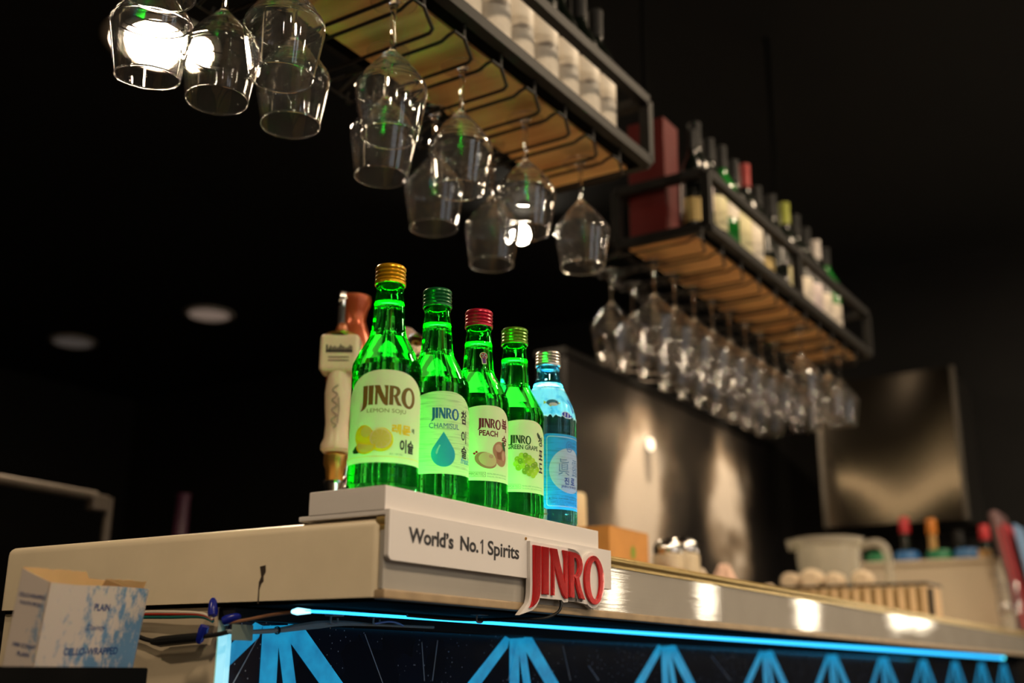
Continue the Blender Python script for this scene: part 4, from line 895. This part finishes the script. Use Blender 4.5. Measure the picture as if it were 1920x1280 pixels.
for x, y, c, nm, lab in jars:
    t = thing('lidded_jar', '%s lidded jar in the frosted bin, %s' % (nm, lab), 'jar', (x, y, ZC+.0045), group='lidded jars in the frosted bin')
    obj('jar_body', lambda b: lathe(b, [(0, 0), (.040, 0), (.042, .004), (.042, .235), (.038, .245), (0, .245)], 28), pr('jar_grey', lin(170, 160, 140), .4), t)
    obj('lid', lambda b: lathe(b, [(.040, .24), (.044, .242), (.044, .268), (.036, .284), (0, .287)], 28), pr('lid_'+nm+str(c[0]), lin(*c), .35), t)
def neck_bottle(loc, cap, body, lab, h, tilt=(0, 0, 0)):
    t = thing('liquor_bottle', lab, 'bottle', loc, tilt, 'bottles in the frosted bin')
    obj('glass_body', lambda b: lathe(b, [(0, 0), (.034, 0), (.036, .004), (.036, h*.55), (.030, h*.63), (.015, h*.74), (.0135, h*.92), (0, h*.92)], 24), body, t)
    obj('stopper', lambda b: lathe(b, [(.0140, h*.86), (.0185, h*.865), (.0185, h*.985), (.015, h), (0, h)], 24), cap, t)
dkb = pr('dark_bottle', (.012, .016, .010), .1)
neck_bottle((3.555, .455, ZC+.0045), pr('red_stopper', lin(190, 30, 40), .35), dkb, 'dark bottle with red stopper over the blue lid', .43)
neck_bottle((3.555, .18, ZC+.0045), pr('red_stopper', lin(190, 30, 40), .35), dkb, 'dark bottle with red stopper towards the right end of the bin', .385)
neck_bottle((3.56, .36, ZC+.0045), pr('orange_stopper', lin(206, 122, 20), .35), pr('amber_bottle', lin(190, 150, 90), .15), 'amber bottle with tall orange stopper in the middle of the bin', .42)
neck_bottle((3.555, .268, ZC+.0045), capb, dkb, 'dark bottle with black stopper between orange and red ones', .37)
tag(obj('carton', lambda b: box(b, 3.296, 3.326, .118, .158, ZC+.005, ZC+.278, .002), pr('tan_carton', lin(196, 156, 100), .6)), 'slim tan carton in the right corner of the frosted bin', 'carton')
# tumblers and menu stand at the right edge
tum = thing('glass_tumbler', 'clear tumbler beside the frosted bin, bottom of a small stack', 'glass', (3.085, .045, ZC), group='stacked tumblers')
obj('cup', lambda b: lathe(b, [(0, .001), (.026, .001), (.028, .004), (.034, .098), (.032, .098), (.026, .010), (0, .009)], 28), M_wine, tum)
dup(tum, (3.085, .045, ZC+.056), 'clear tumbler, top of a small stack beside the frosted bin')
t = thing('menu_stand', 'pink and red menu cards in a leaning clear stand at the right edge', 'menu', (3.17, .022, ZC+.002))
T = Matrix.Rotation(radians(-8.5), 3, 'X')
def slabp(b, y0, y1, x0, x1, z0, z1, bev=.006, mi=0):
    n = set(b.verts); box(b, x0, x1, y0, y1, z0, z1, bev, 4, mi)
    for v in b.verts:
        if v not in n: v.co = T @ v.co
M_pk = paper('pink_acrylic', lin(150, 122, 124), .4, .15)
obj('clear_sleeve', lambda b: slabp(b, -.020, .014, .0, .16, .004, .392, .0155), M_pk, t)
obj('menu_card', lambda b: [slabp(b, -.028, -.0205, -.002, .16, .01, .345, .003), slabp(b, -.012, -.004, -.0015, .002, .01, .335, .0005)], pr('menu_red', lin(196, 72, 80), .5), t)
obj('photo_card', lambda b: slabp(b, -.060, -.050, .0, .16, .01, .335, .003), pr('menu_blue', lin(120, 156, 200), .5), t)
obj('stand_foot', lambda b: box(b, .0, .16, -.062, .02, -.002, .006, .002), M_pk, t)

# wall lamp, hood, pots on the ledge
for x, lab in ((2.99, 'first'), (3.80, 'second')):
    t = thing('wall_washer', 'small black ceiling spotlight grazing the marble slab, %s from the bar end' % lab, 'spotlight', (x, 1.07, CZ))
    obj('can', lambda b: lathe(b, [(.034, -.09), (.038, -.09), (.038, 0), (0, 0), (0, -.004), (.034, -.004), (.034, -.09)], 24), M_dead, t)
    sl = bpy.data.lights.new('spot_light', 'SPOT'); sl.energy = 240; sl.color = WARM; sl.spot_size = radians(27); sl.spot_blend = .5; sl.shadow_soft_size = .012
    so = bpy.data.objects.new('spot_light', sl); COL.objects.link(so); so.parent = t; so.location = (0, 0, -.02); so.rotation_euler = (radians(1), 0, 0)
t = thing('wall_lamp', 'small round glowing wall lamp on the marble slab', 'lamp', (3.05, 1.25, 1.771))
obj('bezel', lambda b: lathe(b, [(.0, 0), (.03, 0), (.03, .012), (.024, .014)], 28, ax=zto((0, -1, 0))), M_chrome, t)
obj('lens', lambda b: lathe(b, [(.025, .0135), (.02, .02), (0, .023)], 28, ax=zto((0, -1, 0))), emis('wall_lamp_glow', (1.0, .83, .58), 3.0), t)
hood = thing('extractor_hood', 'stainless steel hood panel with wavy golden reflection at the back wall', 'hood', (4.2, .6, 1.54))
def hoodm():
    m, nt, b, out = nodes('wavy_steel'); N = nt.nodes.new; L = nt.links.new
    b.inputs['Base Color'].default_value = (.42, .36, .29, 1); b.inputs['Metallic'].default_value = 1; b.inputs['Roughness'].default_value = .10
    return m
def hoodpanel(b):
    # front sheet, softly buckled
    n, mz = 26, 30; g = []
    for i in range(n+1):
        row = []
        for j in range(mz+1):
            y = -.275+.55*i/n; z = .62*j/mz; q = (y+.275)/.55
            row.append(b.verts.new((-.2+z*(-.0182+.0098*cos((q-.5)*2*pi)+.004*sin(z*8+q*4)), y, z)))
        g.append(row)
    for i in range(n):
        for j in range(mz): b.faces.new((g[i][j], g[i][j+1], g[i+1][j+1], g[i+1][j]))
obj('front_sheet', hoodpanel, hoodm(), hood, 180)
obj('casing', lambda b: box(b, -.18, .215, -.27, .27, .0, .62, .002), pr('hood_casing', (.03, .028, .026), .4, metal=.5), hood)
for y in (-.283, .283): obj('corner_post', lambda b: box(b, -.216, -.19, y-.009, y+.009, -.005, .625, .002), pr('post_steel', (.16, .145, .125), .35, metal=.8), hood)
M_pot = pr('grey_pot', lin(120, 112, 104), .5)
for x, s, lab in ((2.74, .8, 'small grey pot, left one on the ledge above the marble'), (2.85, 1.05, 'small grey pot, right one on the ledge above the marble')):
    t = thing('pot', lab, 'pot', (x, 1.25, 2.005))
    obj('vessel', lambda b: lathe(b, [(0, 0), (.026*s, 0), (.034*s, .02*s), (.036*s, .05*s), (.026*s, .066*s), (.022*s, .066*s), (0, .05*s)], 24), M_pot, t)
    obj('twig', lambda b: [tube(b, [(0, 0, .05*s), (dx*.5, 0, .09*s), (dx, .01, .12*s)], .003, 6) for dx in (-.02, .005, .025)], M_pot, t)

# ------------------------------------------------------------------ toothpick box in its black caddy
ax_a = Vector((.981, .191, .033)); ax_b = Vector((-.194, .971, .139)); ax_u = Vector((-.005, -.143, .99))
def reorth():
    a = ax_a.normalized(); u = (ax_u - a*ax_u.dot(a)).normalized(); b = u.cross(a); return a, b, u
a_, b_, u_ = reorth()
O = CAM + (Vector((-.3672, -.0731, .9844))-CAM)*1.5     # top corner shared by the two printed faces
BW, BD, BH, VH = .1175, .0325, .098, .0715
M4 = Matrix(((a_.x, b_.x, u_.x, O.x), (a_.y, b_.y, u_.y, O.y), (a_.z, b_.z, u_.z, O.z), (0, 0, 0, 1)))
tp = thing('toothpick_box', 'torn open blue and white cardboard toothpick box at the left counter end', 'box'); tp.matrix_world = M4
def tpm():
    m, nt, b, out = nodes('blue_cloud_card'); N = nt.nodes.new; L = nt.links.new
    tc = N('ShaderNodeTexCoord'); mp = N('ShaderNodeMapping'); mp.inputs['Scale'].default_value = (1.3, 1, .75); mp.inputs['Rotation'].default_value = (0, .3, 0)
    nz = N('ShaderNodeTexNoise'); nz.inputs['Scale'].default_value = 62; nz.inputs['Detail'].default_value = 8; nz.inputs['Roughness'].default_value = .7
    L(tc.outputs['Object'], mp.inputs[0]); L(mp.outputs[0], nz.inputs['Vector'])
    sp = N('ShaderNodeSeparateXYZ'); L(tc.outputs['Object'], sp.inputs[0])
    ad = N('ShaderNodeMath'); ad.operation = 'MULTIPLY_ADD'; ad.inputs[1].default_value = 1.5; L(sp.outputs['X'], ad.inputs[0]); L(nz.outputs['Fac'], ad.inputs[2])
    a2 = N('ShaderNodeMath'); a2.operation = 'MULTIPLY_ADD'; a2.inputs[1].default_value = -1.6; L(sp.outputs['Z'], a2.inputs[0]); L(ad.outputs[0], a2.inputs[2])
    rp = N('ShaderNodeValToRGB'); e = rp.color_ramp.elements; e[0].position = .62; e[0].color = (*lin(206, 194, 186), 1); e[1].position = .74; e[1].color = (*lin(100, 140, 178), 1)
    L(a2.outputs[0], rp.inputs[0]); L(rp.outputs[0], b.inputs['Base Color']); b.inputs['Roughness'].default_value = .5; return m
M_tp = tpm(); M_tpi = pr('bare_card', lin(206, 172, 124), .8, noise=.08); M_tpink = pr('card_ink', lin(28, 66, 128), .5)
def sheet(b, pts, off, mi, mi2):
    """a card sheet with outside mi and inside mi2"""
    P = [Vector(p) for p in pts]; o = Vector(off)
    A = [b.verts.new(p) for p in P]; Bv = [b.verts.new(p+o) for p in P]
    b.faces.new(A).material_index = mi; b.faces.new(Bv[::-1]).material_index = mi2
    for i in range(len(P)): j = (i+1) % len(P); b.faces.new((A[j], A[i], Bv[i], Bv[j])).material_index = mi2
rag = random.Random(5)
def jag(x0, x1, z, amp, n=14): return [(x0+(x1-x0)*i/n, z+rag.uniform(-amp, amp)) for i in range(n+1)]
obj('printed_front', lambda b: sheet(b, [(0, 0, -BH), (BW, 0, -BH), (BW+.003, 0, -.001), (BW*.66, 0, -.0003), (BW*.25, 0, -.001), (0, 0, 0)], (0, .0006, 0), 0, 1), [M_tp, M_tpi], tp, 0)
obj('printed_side', lambda b: sheet(b, [(0, BD, -BH), (0, 0, -BH), (0, 0, 0), (0, BD*.6, .0045), (0, BD, .008)], (.0006, 0, 0), 0, 1), [M_tp, M_tpi], tp, 0)
obj('back_wall', lambda b: sheet(b, [(BW, BD, -BH), (0, BD, -BH)]+[(x, BD, z) for x, z in jag(0, BW*.62, .0085, .0005)]+[(BW*.66, BD, .003), (BW, BD, .001)], (0, -.0006, 0), 0, 1), [M_tp, M_tpi], tp, 0)
obj('right_wall', lambda b: sheet(b, [(BW, 0, -BH), (BW, BD, -BH), (BW, BD, .001), (BW+.002, 0, -.001)], (-.0006, 0, 0), 0, 1), [M_tp, M_tpi], tp, 0)
obj('torn_flap', lambda b: sheet(b, [(BW*.6, .012, -.006), (BW*1.02, .007, -.006)]+[(x, .004+.006*(1-(x/BW)), z) for x, z in jag(BW*1.02, BW*.6, .0052, .0006, 10)], (0, .0006, 0), 1, 1), [M_tp, M_tpi], tp, 0)
obj('bottom', lambda b: box(b, .001, BW-.001, .001, BD-.001, -BH, -BH+.0006), M_tpi, tp, 0)
def tpw(b):
    def w(s, u0, u1, v0, h, side=False, bold=.018, shear=0):
        me = text_mesh(s, 1, bold, shear); x0, x1, z0, z1 = bounds(me)
        f = (lambda c: Vector((-.00025, (1-(u0+(c.x-x0)/(x1-x0)*(u1-u0)))*BD, -(1-(v0+(c.y-z0)/(z1-z0)*h))*VH))) if side else (lambda c: Vector(((u0+(c.x-x0)/(x1-x0)*(u1-u0))*BW, -.00025, -(1-(v0+(c.y-z0)/(z1-z0)*h))*VH)))
        put(b, me, f, 0)
    return w
def tprint(b):
    w = tpw(b)
    w('PLAIN', .47, .63, .70, .085); w('Dainty', .42, .63, .455, .085, bold=.0, shear=.5); w('CELLO-WRAPPED', .25, .80, .19, .085)
def tprint2(b):
    w = tpw(b)
    w('CELLO-WRAPPED', .08, .93, .80, .045, True); w('TOOTH PICKS', .14, .86, .715, .042, True)
def tprint3(b):
    w = tpw(b)
    w('1000 COUNT', .2, .95, .255, .045, True); w('PLAIN', .4, .8, .16, .05, True)
obj('front_printing', tprint, M_tpink, tp, 0)
obj('side_printing', tprint2, M_tpink, tp, 0)
obj('count_printing', tprint3, M_tpink, tp, 0)
rg = random.Random(9)
# caddy and the stand below it
cad = thing('black_caddy', 'black caddy holding the toothpick box at the lower left', 'caddy')
C0 = O - u_*BH
M_cad = pr('black_plastic', (.0025, .0025, .0025), .9); M_cad.node_tree.nodes['Principled BSDF'].inputs['Specular IOR Level'].default_value = .15
cz = .936; cxy = Vector((O.x, O.y, 0))
def caddy(b):
    fx = Vector((a_.x, a_.y, 0)).normalized(); fy = Vector((-fx.y, fx.x, 0)); o = Vector((O.x, O.y, 0))
    def bx(u0, u1, v0, v1, z0, z1):
        n = set(b.verts); box(b, u0, u1, v0, v1, z0, z1, .0015)
        for v in b.verts:
            if v not in n: v.co = o+fx*v.co.x+fy*v.co.y+Vector((0, 0, v.co.z))
    t = .9415
    bx(-.09, .1245, -.004, -.0005, .87, t); bx(-.09, .1245, .062, .066, .87, t); bx(-.09, -.086, -.0005, .062, .87, t); bx(.1205, .1245, -.0005, .062, .87, t); bx(-.09, .1245, -.004, .066, .862, .87)
obj('caddy_wall', caddy, M_cad, cad)
stn = thing('side_stand', 'black side stand carrying the caddy beside the bar end', 'stand')
obj('cabinet', lambda b: box(b, -.40, -.07, .06, .40, 0, .84, .003), M_cad, stn)
obj('stand_top', lambda b: box(b, -.41, -.06, .05, .41, .84, .862, .003), M_cad, stn)
fx = Vector((a_.x, a_.y, 0)).normalized(); fy = Vector((-fx.y, fx.x, 0))
s0 = Vector((O.x, O.y, .872))+fx*-.05+fy*.02; s1 = CAM+(cF+cR*((20-960)/2116.75)-cU*((1200-640)/2116.75))*.72
tag(obj('paper_straw', lambda b: tube(b, [s0, Vector((-.262, .232, .985))], .0028, 10), pr('straw_white', lin(226, 206, 190), .5)), 'pale paper straw sticking up left of the toothpick box', 'straw')

# ------------------------------------------------------------------ dim things in the room beyond
rail = thing('hand_rail', 'pale metal hand rail with one post in the dark room behind', 'rail')
M_rail = pr('rail_steel', lin(108, 98, 88), .45, metal=.4)
obj('top_rail', lambda b: tube(b, [(-.2, 1.6, 1.342), (.90, 1.6, 1.322)], .011, 12), M_rail, rail)
obj('bracket', lambda b: box(b, .885, .93, 1.585, 1.615, 1.29, 1.325, .004), M_rail, rail)
for x in (-.2, .938): obj('post', lambda b: tube(b, [(x, 1.6, 0), (x, 1.6, 1.322)], .0105, 12), M_rail, rail)
tb = thing('dining_table', 'dark dining table in the unlit room behind the bar', 'table', (1.6, 1.95, 0))
obj('table_top', lambda b: box(b, -.5, .5, -.4, .4, 1.0, 1.03, .004), M_black, tb)
obj('table_leg', lambda b: lathe(b, [(0, 0), (.25, 0), (.25, .015), (.035, .03), (.035, 1.0), (0, 1.0)], 24), M_black, tb)
t = thing('purple_bottle', 'dim purple bottle on the dark table behind the bar', 'bottle', (1.50, 2.60, 1.03))
t.location = (1.29, 1.755, 1.03)
obj('glass_body', lambda b: lathe(b, [(0, 0), (.035, 0), (.037, .01), (.037, .18), (.018, .25), (.017, .345), (.02, .36), (0, .36)], 24), pr('purple_glass', (.05, .012, .03), .35), t)
